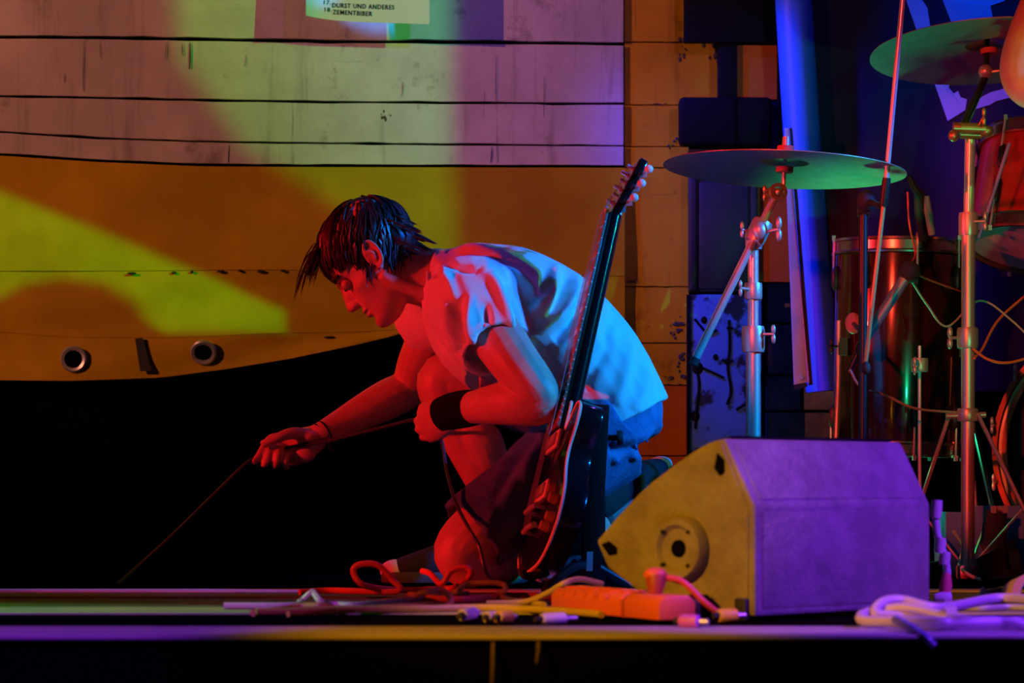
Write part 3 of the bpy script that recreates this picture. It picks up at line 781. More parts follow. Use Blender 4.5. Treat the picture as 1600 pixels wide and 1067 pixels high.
for i in range(130):       # nape
    strand((-0.070+r_.uniform(-.022, .03), r_.uniform(-.062, .066), 0.020+r_.uniform(-.055, .03)), (-0.50, r_.randn()*0.12, -0.95), r_.uniform(0.028, 0.05), 6, 0.02, 0, 0.0026, False)
for i in range(70):        # sideburn in front of the ear
    strand((r_.uniform(.014, .040), 0.074*(1 if i % 2 else -1), 0.040+r_.uniform(-.02, .02)), (0.12+r_.randn()*.1, 0.0, -1.0), r_.uniform(0.02, 0.042), 5, 0.0, .001, 0.0016, True)
hcap = put(remesh(hair, 0.004, 3), 'hair', M_HAIR, man)
lk = locks.build('hair_locks', M_HAIR, hcap, True); lk['kind'] = 'stuff'

# --- t-shirt
shirt = MB()
limb(shirt, [(672, 430, 6.0, .070, .056), (700, 436, 6.0, .095, .066), (735, 446, 6.0, .160, .092), (780, 468, 6.0, .200, .118), (832, 500, 6.0, .205, .130), (885, 552, 6.0, .190, .137), (925, 612, 6.0, .180, .136), (955, 668, 6.0, .180, .132)], seg=28, cup=0.05)
limb(shirt, [(735, 462, 5.92, .085), (742, 478, 5.85, .100), (757, 508, 5.80, .090), (776, 546, 5.752, .072)], seg=20, cup=0.045)
shirt.ell(P(728, 470, 5.86), (.082, .06, .082))
limb(shirt, [(715, 470, 6.10, .075), (690, 490, 6.18, .078), (662, 512, 6.25, .068), (652, 524, 6.265, .060)], seg=20, cup=0.035)
limb(shirt, [(712, 470, 5.98, .13, .075), (706, 510, 5.96, .125, .055), (716, 556, 5.93, .10, .034), (738, 598, 5.91, .06, .012)], n=4, seg=18)
limb(shirt, [(745, 530, 6.0, .16, .06), (800, 570, 6.0, .17, .06), (860, 630, 6.0, .16, .05)], n=4, seg=18)
# ridges and valleys of the cloth, as 3-D strokes
def stroke(pts, amp, wid): return (cr(PL(pts), 16), amp, wid)
folds = []
for pts, amp, wid in (
    ([(806, 515, 5.75), (790, 480, 5.76), (770, 440, 5.80), (735, 415, 5.86)], .014, .012),
    ([(815, 520, 5.79), (800, 475, 5.79), (785, 435, 5.82)], -.018, .010),
    ([(790, 420, 5.85), (830, 450, 5.80), (840, 480, 5.79), (815, 500, 5.79)], .012, .014),
    ([(870, 415, 5.84), (862, 455, 5.80), (835, 480, 5.79), (812, 485, 5.79)], .013, .012),
    ([(900, 430, 5.85), (895, 470, 5.81), (860, 500, 5.80), (825, 525, 5.80)], .014, .013),
    ([(880, 440, 5.83), (870, 480, 5.80), (840, 505, 5.80)], -.014, .011),
    ([(925, 460, 5.86), (915, 500, 5.82), (885, 530, 5.81), (850, 560, 5.81)], .013, .013),
    ([(905, 470, 5.84), (890, 510, 5.81), (855, 540, 5.81)], -.014, .012),
    ([(945, 480, 5.88), (955, 520, 5.84), (935, 560, 5.82), (905, 600, 5.82)], .012, .013),
    ([(955, 490, 5.88), (948, 540, 5.83), (925, 580, 5.82), (900, 625, 5.82)], -.016, .013),
    ([(985, 530, 5.90), (975, 590, 5.85), (955, 650, 5.84)], .009, .015),
    ([(1010, 560, 5.94), (1005, 610, 5.88), (985, 655, 5.86)], .007, .014),
    ([(700, 420, 5.90), (740, 425, 5.84), (780, 430, 5.82)], -.009, .008),
    ([(720, 385, 5.98), (760, 395, 5.90), (800, 410, 5.86)], .008, .012),
    ([(700, 470, 5.82), (705, 520, 5.82), (725, 560, 5.85)], .014, .012),
    ([(680, 460, 5.86), (685, 510, 5.86), (708, 560, 5.88)], -.013, .012),
    ([(735, 470, 5.77), (735, 520, 5.76), (748, 560, 5.76)], .012, .011),
    ([(718, 480, 5.78), (722, 530, 5.78), (738, 575, 5.80)], -.014, .010),
    ([(760, 480, 5.76), (762, 520, 5.74), (768, 550, 5.73)], -.010, .009),
    ([(690, 415, 5.93), (705, 450, 5.87), (720, 490, 5.80)], .009, .010),
    ([(672, 440, 5.92), (690, 445, 5.90), (715, 435, 5.87)], .007, .008),
    ([(850, 430, 5.84), (840, 465, 5.80), (815, 470, 5.80)], -.012, .010)):
    folds.append(stroke(pts, amp, wid))
def fold(co, no):
    """folds run over the side of the cloth that is turned to stage front"""
    disp = np.zeros(len(co))
    face = np.clip(-no[:, 1]*1.6+0.25, 0, 1)*(co[:, 1] < 0.12)
    for a, amp, wid in folds:
        d2 = np.full(len(co), 1e9); tt = np.zeros(len(co))
        for k, q in enumerate(a):
            d = (co[:, 0]-q[0])**2+(co[:, 2]-q[2])**2
            m = d < d2; d2[m] = d[m]; tt[m] = k/(len(a)-1)
        end = np.sin(np.clip(tt*1.1+0.05, 0, 1)*math.pi)**0.5
        disp += 1.25*amp*np.exp(-d2/(wid*wid*0.9))*end*face
    disp += 0.0018*np.sin(co[:, 0]*61+co[:, 2]*47+5*np.sin(co[:, 1]*17))*np.sin(co[:, 1]*38+co[:, 2]*29)
    return co+no*disp[:, None]
sh = put(remesh(shirt, 0.0035, 6, 0.5, fold), 't_shirt', M_SHIRT, man)
sh['label'] = 'white short-sleeved cotton t-shirt'
# sleeve and neck seams
MB().loft(cr(PL([(668, 424, 5.93), (668, 440, 5.925), (668, 458, 5.93), (668, 474, 5.95)]), 4), 0.0035, seg=6).build('collar', M_SHIRT, sh)

# --- shorts
sho = MB()
limb(sho, [(915, 615, 6.0, .150, .110), (950, 660, 6.0, .170, .122), (975, 705, 6.0, .165, .085)], seg=24)
limb(sho, [(955, 675, 5.90, .105), (880, 728, 5.86, .098), (815, 778, 5.80, .088), (755, 822, 5.765, .082), (738, 836, 5.755, .080)], seg=22, cup=0.04)
limb(sho, [(950, 650, 6.12, .100), (870, 625, 6.13, .092), (800, 608, 6.13, .080), (752, 600, 6.13, .072)], seg=22, cup=0.03)
sf = [stroke(p, a, w_) for p, a, w_ in (
    ([(860, 655, 5.80), (835, 700, 5.76), (820, 740, 5.74)], .012, .014), ([(835, 690, 5.78), (800, 730, 5.74), (775, 790, 5.71)], -.011, .014),
    ([(800, 760, 5.72), (770, 800, 5.70), (760, 840, 5.69)], .010, .012), ([(870, 680, 5.78), (850, 740, 5.75), (835, 780, 5.75)], -.010, .012),
    ([(960, 690, 5.86), (1000, 680, 5.88), (1025, 665, 5.95)], .008, .010), ([(955, 705, 5.85), (995, 700, 5.88), (1020, 690, 5.95)], -.009, .008), ([(960, 720, 5.86), (990, 715, 5.88)], .008, .008))]
def foldS(co, no):
    disp = 0.0025*np.sin(co[:, 0]*55-co[:, 2]*70+4*np.sin(co[:, 1]*25))
    for a, amp, wid in sf:
        d2 = np.min([(co[:, 0]-q[0])**2+(co[:, 2]-q[2])**2 for q in a], axis=0); disp = disp+amp*np.exp(-d2/(wid*wid*0.9))*(no[:, 1] < 0)
    return co+no*disp[:, None]
so_ = put(remesh(sho, 0.005, 5, 0.5, foldS), 'shorts', M_DENIM, man)
so_['label'] = 'dark denim knee-length shorts'
MB().loft(cr(PL([(985, 640, 5.86), (1000, 665, 5.875), (1012, 690, 5.90)]), 4), 0.003, seg=5).build('pocket_seam', M_DENIM, so_)

# --- wristband, bracelets
wbnd = MB(); limb(wbnd, [(741, 637, 5.815, .036), (725, 639, 5.84, .038), (705, 643, 5.868, .037), (692, 648, 5.885, .036)], seg=24, n=4)
tag(wbnd.build('wristband', M_BAND, man), 'wide black towelling wristband on the near arm')
br = MB()
for dx in (0, 9):
    c = P(508-dx, 677+dx*0.4, 6.205); d_ = (P(496, 682, 6.2)-P(520, 669, 6.215)).normalized()
    br.lathe(c, d_, [(0.0285, -0.002), (0.0305, 0.0), (0.0285, 0.002), (0.027, 0.0)], 24, close=True)
br.tube(PL([(513, 694, 6.175), (517, 703, 6.17), (522, 705, 6.17)]), 0.0025, 6)
br.build('bracelet', M_BAND, man)

# --- shoes: black canvas with pale rubber toe caps
M_CANV = mat('black_canvas', (0.012, 0.012, 0.013), 0.85, bump=0.3, bscale=220)
M_RUBW = mat('pale_rubber', (0.70, 0.70, 0.68), 0.45)
def shoe(heel, toe, upd, wid=0.044):
    f_ = (toe-heel).normalized(); L = (toe-heel).length; u_ = upd-f_*upd.dot(f_); u_.normalize(); s_ = f_.cross(u_)
    q = lambda a, b, c=0: heel+f_*a*L+u_*b+s_*c
    up = MB()
    up.loft([q(0.02, .045), q(.10, .052), q(.25, .055), q(.45, .048), q(.65, .038), q(.82, .030), q(.90, .026)], [.036, .046, .053, .047, .036, .027, .022], [.026, .036, .038, .040, wid, .042, .034], axis=u_, seg=18)
    up.loft([q(.13, .07), q(.12, .11)], [.038, .040], [.040, .038], axis=f_, seg=16)
    o = put(remesh(up, 0.004, 4), 'shoe', M_CANV, man)
    sl = MB()
    out = [q(a, 0, c) for a, c in ((0.0, -.02), (0.0, .02), (.08, .033), (.3, .034), (.55, .040), (.75, .046), (.92, .038), (1.0, .016), (1.0, -.016), (.92, -.038), (.75, -.046), (.55, -.040), (.3, -.034), (.08, -.033))]
    sl.prism(out, u_*0.024); sl.build('sole', mat('dark_rubber_sole', (0.06, 0.06, 0.06), 0.6), o, True, 0.004)
    cp = MB(); cp.ell(q(.89, .026), (.035, .036, .024), Matrix((f_, s_, u_)).transposed(), 18, 12); cp.build('toe_cap', M_RUBW, o)
    lc = MB()
    for k in range(5):
        a = .32+.085*k; h = .102-.016*k
        lc.loft([q(a, h-.014, -.030), q(a, h, -.012), q(a, h+.002, .012), q(a, h-.014, .030)], .003, seg=6)
    lc.build('laces', M_RUBW, o)
    return o
h1 = P(806, 915, 6.17); h1.z = 0.001; t1_ = P(596, 915, 6.14); t1_.z = 0.001
shoe(h1, t1_, UP)
shoe(P(938, 830, 6.26), P(1046, 738, 6.44), Vector((-0.45, -0.35, 0.55)))
# ================================================================== ELECTRIC GUITAR ON ITS STAND
M_GBODY = M_BLKGLOSS
M_BIND = mat('cream_binding', (0.75, 0.66, 0.48), 0.4)
M_FRETB = mat('rosewood_fretboard', (0.34, 0.14, 0.09), 0.35, var=(0.22, 0.08, 0.05), scale=20, stretch=(1, 1, 6))
M_PEARL = mat('pearl_tuner_button', (0.72, 0.74, 0.70), 0.25)
GA = P(829, 893, 5.60); GB = P(957, 336, 5.80)
gL = (GB-GA).normalized(); gN = Vector((-1, -0.27, 0)); gN = (gN-gL*gN.dot(gL)).normalized(); gW = gN.cross(gL).normalized()
if gW.y > 0: gW = -gW
GK = 0.86
def gp(w_, l_, n_=0.0): return GA+gW*w_*GK+gL*l_*GK+gN*n_
gt = thing('electric_guitar', 'gloss black electric guitar with cream binding leaning on a stand', 'guitar', GA)
out = [(0, 0), (.07, .005), (.12, .03), (.155, .075), (.165, .12), (.155, .17), (.13, .21), (.115, .245), (.115, .275), (.128, .31), (.135, .34), (.128, .368), (.10, .382), (.075, .368), (.055, .345), (.030, .335), (.028, .40), (-.028, .405), (-.08, .408), (-.125, .388), (-.142, .345), (-.135, .30), (-.118, .262), (-.115, .24), (-.13, .2), (-.155, .165), (-.165, .12), (-.155, .075), (-.12, .03), (-.07, .005)]
oc = cr(out+[out[0]], 3)[:-1]
bd = MB().prism([gp(a, b, 0.0) for a, b in oc], -gN*0.046).build('body', M_GBODY, gt, True, 0.003)
ring = [gp(a*0.995, b*0.995+0.001, 0.0015) for a, b in oc]
MB().loft(ring+[ring[0]], 0.0032, seg=6).build('binding', M_BIND, bd)
# arched top
vs, fs = [], []
for k, s in enumerate((1.0, 0.85, 0.6, 0.3, 0.05)):
    h = 0.0+0.011*(1-s**2.2)
    vs += [gp(a*s, 0.2+(b-0.2)*s, h) for a, b in oc]
n = len(oc)
for k in range(4):
    for i in range(n):
        j = (i+1) % n; fs.append((k*n+i, k*n+j, (k+1)*n+j, (k+1)*n+i))
fs.append(tuple(4*n+i for i in range(n)))
MB().add(vs, fs).build('arched_top', M_GBODY, bd)
# neck, fretboard, inlays
NL0, NL1 = 0.36, (GB-GA).length/GK
nk = MB(); nk.loft([gp(0, NL0-0.02, -0.004), gp(0, 0.43, -0.004), gp(0, NL1, -0.003)], [.0255, .0245, .0195], [.021, .0195, .0165], axis=gW, seg=14)
nko = nk.build('neck', M_GBODY, gt)
fb = MB().add([gp(-.030, .335, .0135), gp(.030, .335, .0135), gp(.0255, NL1, .0135), gp(-.0255, NL1, .0135), gp(-.030, .335, .019), gp(.030, .335, .019), gp(.0255, NL1, .019), gp(-.0255, NL1, .019)],
              [(0, 1, 2, 3), (4, 7, 6, 5), (0, 4, 5, 1), (1, 5, 6, 2), (2, 6, 7, 3), (3, 7, 4, 0)]).build('fretboard', M_FRETB, gt, True, 0.001)
sl_ = NL1-0.085
for i in range(1, 21):
    l = NL1-(NL1-0.10)*(1-2**(-i/12.0)); hw = .0255+(.030-.0255)*(NL1-l)/(NL1-.335)
    if l < .34: continue
    MB().rod(gp(-hw, l, .0195), gp(hw, l, .0195), 0.0011, seg=6).build('fret', M_CHROME, fb)
    if i in (3, 5, 7, 9, 12, 15, 17, 19):
        l2 = l+0.012
        MB().box(gp(0, l2, .0193), (0.012, 0.012, 0.012), None).v
        MB().add([gp(-.012, l2-.006, .0194), gp(.012, l2-.006, .0194), gp(.010, l2+.006, .0194), gp(-.010, l2+.006, .0194)], [(0, 1, 2, 3)]).build('inlay', M_PEARL, fb)
    MB().ell(gp(hw+.0004, l+.012, .0165), (.0018, .0018, .0018), None, 8, 6).build('side_dot', M_PEARL, fb)
MB().rod(gp(-.0225, NL1+.003, .0165), gp(.0225, NL1+.003, .0165), 0.0045, seg=8).build('nut', M_BIND, nko)
# headstock, tilted back
hN = (gN*math.cos(.24)+gL*math.sin(.24)).normalized(); hL = (gL*math.cos(.24)-gN*math.sin(.24)).normalized()
hO = gp(0, NL1, 0.006)
def hp(a, b, c=0): return hO+gW*a*GK+hL*b*GK+hN*c
hs = MB().prism([hp(a, b) for a, b in ((-.0225, 0), (.0225, 0), (.034, .04), (.042, .12), (.040, .145), (.02, .155), (0, .147), (-.02, .155), (-.040, .145), (-.042, .12), (-.034, .04))], -hN*0.016).build('headstock', M_GBODY, gt, True, 0.002)
MB().prism([hp(a, b, .0006) for a, b in ((-.021, 0), (.021, 0), (.031, .04), (.039, .12), (.036, .142), (.02, .150), (0, .143), (-.02, .150), (-.036, .142), (-.039, .12), (-.031, .04))], hN*0.001).build('head_veneer', mat('dark_red_veneer', (0.16, 0.05, 0.05), 0.25), hs, False)
for sgn in (1, -1):
    for b in (.038, .078, .118):
        tn = MB(); tn.rod(hp(sgn*.024, b, -.004), hp(sgn*.024, b, .016), .0038)
        tn.lathe(hp(sgn*.024, b, .001), hN, [(0, .003), (.0065, .003), (.0065, 0)], 14)
        tn.box(hp(sgn*.026, b, -.021), (.013, .013, .013))
        tn.rod(hp(sgn*.03, b, -.021), hp(sgn*.058, b, -.021), .0022)
        to = tn.build('tuner', M_CHROME, hs)
        MB().ell(hp(sgn*.066, b, -.021), (.009, .0065, .0085), None, 12, 8).build('tuner_button', M_PEARL, to)
# pickups, bridge, tailpiece, knobs, selector
for l in (.305, .185):
    fr = MB(); fr.add([gp(x, l+y, h) for h in (.008, .016) for x, y in ((-.045, -.022), (.045, -.022), (.045, .022), (-.045, .022))], [(0, 1, 2, 3), (4, 7, 6, 5), (0, 4, 5, 1), (1, 5, 6, 2), (2, 6, 7, 3), (3, 7, 4, 0)])
    fo = fr.build('pickup_ring', M_BIND, gt, True, .002)
    MB().add([gp(x, l+y, h) for h in (.012, .021) for x, y in ((-.035, -.014), (.035, -.014), (.035, .014), (-.035, .014))], [(0, 1, 2, 3), (4, 7, 6, 5), (0, 4, 5, 1), (1, 5, 6, 2), (2, 6, 7, 3), (3, 7, 4, 0)]).build('pickup', M_CHROME, fo, True, .002)
for l, nm, h in ((.140, 'bridge', .026), (.095, 'tailpiece', .022)):
    MB().loft([gp(-.045, l, h), gp(0, l+.004, h), gp(.045, l, h)], .006, seg=10).build(nm, M_CHROME, gt)
    for sx_ in (-.038, .038):
        MB().rod(gp(sx_, l, .004), gp(sx_, l, h), .004).build('post', M_CHROME, gt)
for (a, b) in ((.085, .175), (.118, .145), (.095, .085), (.128, .10)):
    MB().lathe(gp(a, b, .004), gN, [(0, .016), (.009, .016), (.0115, .002), (.0115, 0)], 18).build('knob', mat('amber_knob', (0.35, 0.2, 0.05), 0.25), gt)
for i in range(6):
    a = -.018+.0072*i
    MB().loft([gp(a*1.5, .095, .027), gp(a*1.45, .140, .030), gp(a, NL1, .0225), hp(a*1.2, .035+.04*(i % 3), .008)], .0006, seg=4).build('string', M_CHROME, gt)
MB().rod(gp(0, -.002, -.02), gp(0, -.016, -.02), .006).build('strap_button', M_CHROME, gt)

st = thing('guitar_stand', 'black boxy guitar stand with a clamp knob behind the guitar', 'stand', P(930, 915, 5.70))
def bar(a, b, wx, wy, m, parent, name, bev=.002):
    d = (b-a); L = d.length; d.normalize(); x = Vector((0, 1, 0)).cross(d).normalized(); y = d.cross(x)
    R = Matrix((x, y, d)).transposed()
    return MB().box((a+b)/2, (wx, wy, L), R).build(name, m, parent, True, bev)
SA = P(921, 918, 5.70); SA.z = 0.002; SB = P(936, 632, 5.70)
bar(SA, SB, .040, .045, M_BLKMET, st, 'upright')
bar(P(903, 626, 5.68), P(937, 638, 5.70), .012, .020, M_BLKMET, st, 'yoke_arm')
MB().tube([P(897, 648, 5.66), P(903, 634, 5.68), P(912, 632, 5.68), P(912, 634, 5.72), P(905, 634, 5.93), P(899, 646, 5.94)], .008, 10).build('yoke', M_BLKRUB, st)
kn = MB(); kn.rod(P(946, 684, 5.70), P(966, 684, 5.70), .006); kn.lathe(P(964, 684, 5.70), (1, 0, 0), [(0, 0), (.014, 0), (.015, .006), (.012, .012), (0, .012)], 16)
kn.build('clamp_knob', M_BLKRUB, st)
bar(P(922, 862, 5.665), P(921, 892, 5.665), .012, .004, mat('pale_sticker', (0.6, 0.45, 0.42), 0.6), st, 'sticker', 0)
for a in ((852, 5.50), (860, 6.05)):
    q = P(a[0], 915, a[1]); q.z = 0.008
    MB().tube([P(921, 880, 5.70), (P(921, 880, 5.70)+q)/2+UP*.012, q], .009, 10).build('foot', M_BLKMET, st)
q = P(985, 915, 5.72); q.z = .008
MB().tube([P(924, 880, 5.70), q], .009, 10, 2).build('foot', M_BLKMET, st)
MB().tube([P(915, 868, 5.69), P(870, 884, 5.66), P(850, 896, 5.58), P(822, 900, 5.56), P(815, 888, 5.55)], .008, 10).build('cradle', M_BLKRUB, st)
MB().tube([P(915, 868, 5.72), P(880, 880, 5.92), P(850, 890, 5.94), P(828, 892, 5.93), P(820, 880, 5.92)], .008, 10).build('cradle', M_BLKRUB, st)

MB().prism([P(905, 672, 5.745), P(946, 668, 5.745), P(946, 912, 5.745), P(842, 914, 5.745), P(850, 800, 5.745)], (0, 0.012, 0)).build('added_black_board', M_BLKPAINT, st, True, 0.002)  # added black board, keeps light off the shin and hides it
# ================================================================== DRUM KIT
M_CYM = mat('cymbal_bronze', (0.42, 0.36, 0.26), 0.40, 0.5, var=(0.34, 0.28, 0.2), scale=30, stretch=(1, 1, 1), bump=0.05, bscale=90)
M_SHELL = mat('dark_red_drum_lacquer', (0.035, 0.010, 0.008), 0.16, coat=0.6, var=(0.018, 0.005, 0.004), scale=5)
M_TOM = mat('red_brown_tom_lacquer', (0.34, 0.06, 0.03), 0.3, coat=0.4, var=(0.20, 0.03, 0.015), scale=9)
M_HEAD = mat('white_drum_head', (0.72, 0.72, 0.68), 0.5)
M_FELT = mat('red_felt', (0.55, 0.12, 0.08), 0.9)

def cymbal(name, label, c, R, axis):
    c = Vector(c); t = thing(name, label, 'cymbal', c, 'cymbals of the drum kit')
    pr = [(.012, .030), (.03, .028), (.045, .020), (.052, .012), (R*.45, .008), (R*.8, .002), (R, -.004)]
    pr = pr+[(r, h-.0016) for r, h in reversed(pr)]
    MB().lathe(c, axis, pr, 72, close=True).build('plate', M_CYM, t)
    ax = Vector(axis).normalized()
    MB().lathe(c+ax*.030, ax, [(0, .016), (.018, .016), (.019, 0), (0, 0)], 18).build('felt', M_FELT, t)
    w_ = MB(); w_.lathe(c+ax*.046, ax, [(0, .02), (.008, .02), (.0085, 0), (0, 0)], 12)
    w_.build('wing_nut', M_CHROME2, t)
    MB().lathe(c+ax*.002, -ax, [(0, 0), (.019, 0), (.018, .012), (0, .012)], 18).build('lower_felt', M_FELT, t)
    return t
C1 = P(1226, 262, 6.2); A1 = Vector((0.055, 0.045, 1)).normalized()
cymbal('crash_cymbal', 'large bronze cymbal beside the guitar headstock, seen from below', C1, .258, A1)
C2 = P(1545, 78, 6.45); A2 = Vector((-0.03, 0.14, 1)).normalized()
cymbal('crash_cymbal', 'upper right cymbal tilted in front of the banner lettering', C2, .262, A2)

def clamp(mb, c, r, h, axis=UP):
    ax = Vector(axis).normalized()
    mb.lathe(c-ax*h/2, ax, [(0, 0), (r, 0), (r*1.08, h*.15), (r*1.08, h*.85), (r, h), (0, h)], 16)
def wing(mb, c, d, s=.012):
    d = Vector(d).normalized(); mb.rod(c, c+d*s*1.6, .0035); e = c+d*s*1.6
    o = d.cross(UP); o = o.normalized() if o.length > .1 else Vector((1, 0, 0))
    mb.ell(e+UP*s*.7, (s*.35, s*.35, s*.75)); mb.ell(e-UP*s*.7, (s*.35, s*.35, s*.75))

# --- left boom stand under the left cymbal
bs = thing('cymbal_stand', 'chrome boom stand with a slanting arm, left of the drums', 'stand', Vector((P(1177, 0, 6.2).x, .2, 0)), 'cymbal stands')
D1 = 6.2
b0 = P(1177, 0, D1); b0.z = .12
MB().rod(b0, P(1177, 520, D1), .0155, seg=18).build('lower_tube', M_CHROME2, bs)
MB().rod(P(1177, 530, D1), P(1177, 362, D1), .0115, seg=16).build('upper_tube', M_CHROME, bs)
mb = MB(); clamp(mb, P(1177, 455, D1), .018, .035); wing(mb, P(1170, 452, D1-.02), (-1, -.3, .1)); mb.build('collar_clamp', M_CHROME2, bs)
mb = MB(); clamp(mb, P(1177, 530, D1), .023, .055); wing(mb, P(1192, 522, D1-.02), (1, -.2, 0), .014); mb.build('height_clamp', M_CHROME2, bs)
arm0, arm1 = P(1213, 303, D1-.01), P(1087, 560, D1-.06)
MB().rod(arm0, arm1, .0088, seg=12).build('boom_arm', M_CHROME, bs)
MB().rod(arm1, P(1083, 570, D1-.062), .011, .010).build('arm_tip', M_BLKRUB, bs)
mb = MB(); clamp(mb, P(1185, 362, D1-.02), .021, .05, (arm0-arm1)); clamp(mb, P(1178, 375, D1), .017, .04); wing(mb, P(1198, 362, D1-.04), (1, -.6, .2), .018); wing(mb, P(1172, 362, D1-.03), (-1, -.4, .2), .012); mb.ell(P(1187, 360, D1-.04), (.016, .014, .02))
mb.build('boom_clamp', M_CHROME2, bs)
tl = MB(); tl.lathe(P(1216, 300, D1-.02), (0.25, -1, 0), [(.012, -.006), (.019, -.006), (.020, 0), (.019, .006), (.012, .006)], 24, close=True); tl.ell(P(1216, 300, D1-.02), (.009, .012, .009))
wing(tl, P(1208, 304, D1-.02), (-1, -.2, .15), .012)
tl.build('tilter', mat('brass_tilter', (0.7, 0.55, 0.2), 0.3, 0.8), bs)
MB().rod(P(1224, 296, D1), C1+A1*.05, .0045).build('spindle', M_CHROME, bs)
for a in (0.3, 2.4, 4.5):
    e = Vector((b0.x+.26*math.cos(a), b0.y+.22*math.sin(a), .010))
    lo_ = MB().rod(Vector((b0.x, b0.y, .26)), e, .009).build('leg', M_CHROME2, bs)
    MB().ell(e, (.014, .014, .010)).build('rubber_foot', M_BLKRUB, lo_)
    MB().rod(Vector((b0.x, b0.y, .13)), (Vector((b0.x, b0.y, .26))+e)/2, .006).build('brace', M_CHROME2, bs)

# --- right stand holding the upper cymbal
D2 = 6.40
rs = thing('cymbal_stand', 'tall chrome stand with open tripod legs in front of the drums, right', 'stand', Vector((P(1513, 0, D2).x, .4, 0)), 'cymbal stands')
r0 = P(1512, 905, D2)
MB().rod(r0, P(1513, 345, D2), .0150, seg=18).build('lower_tube', M_CHROME2, rs)
MB().rod(P(1513, 360, D2), P(1516, 205, D2), .0115, seg=16).build('upper_tube', M_CHROME, rs)
mb = MB(); clamp(mb, P(1513, 350, D2), .020, .05); wing(mb, P(1522, 346, D2-.02), (1, -.2, 0), .015); mb.build('height_clamp', M_CHROME2, rs)
mb = MB(); clamp(mb, P(1512, 528, D2), .022, .045); wing(mb, P(1502, 528, D2-.01), (-1, -.3, 0), .017); mb.build('middle_clamp', M_CHROME2, rs)
mb = MB(); mb.rod(P(1489, 200, D2-.02), P(1540, 202, D2-.02), .013, seg=16); mb.rod(P(1500, 210, D2-.01), P(1535, 211, D2-.01), .010); mb.ell(P(1490, 212, D2-.03), (.012, .012, .014)); wing(mb, P(1530, 196, D2-.03), (.4, -.5, .8), .014); mb.ell(P(1541, 205, D2-.02), (.016, .012, .013))
mb.build('boom_clamp', mat('worn_brass', (0.45, 0.30, 0.16), 0.35, 0.7), rs)
MB().rod(P(1503, 200, D2-.02), P(1539, 122, 6.43), .0078, seg=12).build('boom_arm', M_BLKMET, rs)
MB().rod(P(1509, 200, D2), P(1546, 112, 6.45), .0040).build('arm_rod', M_CHROME, rs)
mb = MB(); mb.ell(P(1540, 112, 6.43), (.016, .016, .016)); wing(mb, P(1550, 112, 6.42), (1, -.3, .1), .014); mb.build('tilter', M_CHROME2, rs)
MB().rod(P(1541, 112, 6.43), C2+A2*.06, .006).build('spindle', M_BLKMET, rs)
mb = MB(); clamp(mb, P(1512, 648, D2), .022, .028); mb.rod(P(1478, 650, D2), P(1540, 648, D2), .007); mb.build('leg_collar', M_CHROME2, rs)
mb = MB(); clamp(mb, P(1512, 893, D2), .024, .03); mb.build('lower_collar', M_CHROME2, rs)
for (a, b, c) in ((P(1528, 648, D2-.01), P(1604, 800, D2-.12), P(1570, 925, 5.9)), (P(1482, 652, D2+.02), P(1432, 745, D2+.10), P(1380, 880, 6.7)), (P(1518, 652, D2+.02), P(1560, 770, D2+.25), P(1590, 870, 6.9))):
    c = Vector((b.x+(b.x-a.x)*.55, b.y+(b.y-a.y)*.9, .01))
    lg = bar(a, c, .007, .019, M_CHROME2, rs, 'leg')
    MB().ell(c, (.014, .014, .011)).build('rubber_foot', M_BLKRUB, lg)
    bar((a*.42+c*.58), P(1512, 893, D2), .005, .014, M_CHROME2, rs, 'brace')

# --- drums
def drum(name, label, c, axis, R, H, shell, nl=6, ph=0.0, legs=0, headm=None):
    c = Vector(c); ax = Vector(axis).normalized(); t = thing(name, label, 'drum', c, 'drums of the kit')
    MB().lathe(c, ax, [(R*.97, -H/2), (R*.975, -H/2+.004), (R*.975, H/2-.004), (R*.97, H/2)], 64).build('shell', shell, t)
    for s, nm in ((1, 'batter_head'), (-1, 'resonant_head')):
        MB().lathe(c+ax*s*(H/2), ax*s, [(0, .006), (R*.8, .006), (R*.96, .005), (R*1.0, -.004)], 64).build(nm, headm or M_HEAD, t)
        hq = MB().lathe(c+ax*s*(H/2), ax*s, [(R*.995, .016), (R*1.03, .016), (R*1.035, .010), (R*1.01, .008), (R*1.01, -.012), (R*1.045, -.016), (R*1.04, -.020), (R*.995, -.018)], 64, close=True).build('hoop', mat('dark_chrome', (0.35, 0.33, 0.32), 0.22, 0.95), t)
    u = ax.cross(Vector((.2, .9, .1))).normalized(); v = ax.cross(u)
    for k in range(nl):
        a = ph+2*math.pi*k/nl; d = u*math.cos(a)+v*math.sin(a)
        for s in (1, -1):
            p = c+d*(R*1.0)+ax*s*(H/2-.075)
            lg = MB(); lg.loft([p-ax*.028, p-ax*.018, p+ax*.018, p+ax*.028], [.006, .011, .011, .006], [.005, .009, .009, .005], axis=d, seg=10)
            lo_ = lg.build('lug', M_BLKMET, t)
            MB().rod(p+d*.006, c+d*R*1.035+ax*s*(H/2+.020), .0030, seg=8).build('tension_rod', M_CHROME, lo_)
            MB().box(c+d*R*1.04+ax*s*(H/2+.018), (.008, .008, .012)).build('rod_head', M_CHROME, lo_)
    for k in range(legs):
        a = ph+.4+2*math.pi*k/legs; d = u*math.cos(a)+v*math.sin(a)
        p = c+d*(R+.022)
        q = p+d*.03; q.z = .012
        lg = MB().tube([p+ax*.06, p-ax*.10, (p+q)/2+Vector((0, 0, -.08)), q], .0055, 8).build('leg', M_CHROME, t)
        MB().ell(q, (.013, .013, .013)).build('rubber_foot', M_BLKRUB, lg)
        mb = MB(); mb.box(c+d*(R+.010)+ax*0.0, (.022, .022, .04)); wing(mb, c+d*(R+.022), d, .012); mb.build('leg_bracket', M_BLKMET, t)
    return t
FT = P(1403, 545, 6.85)
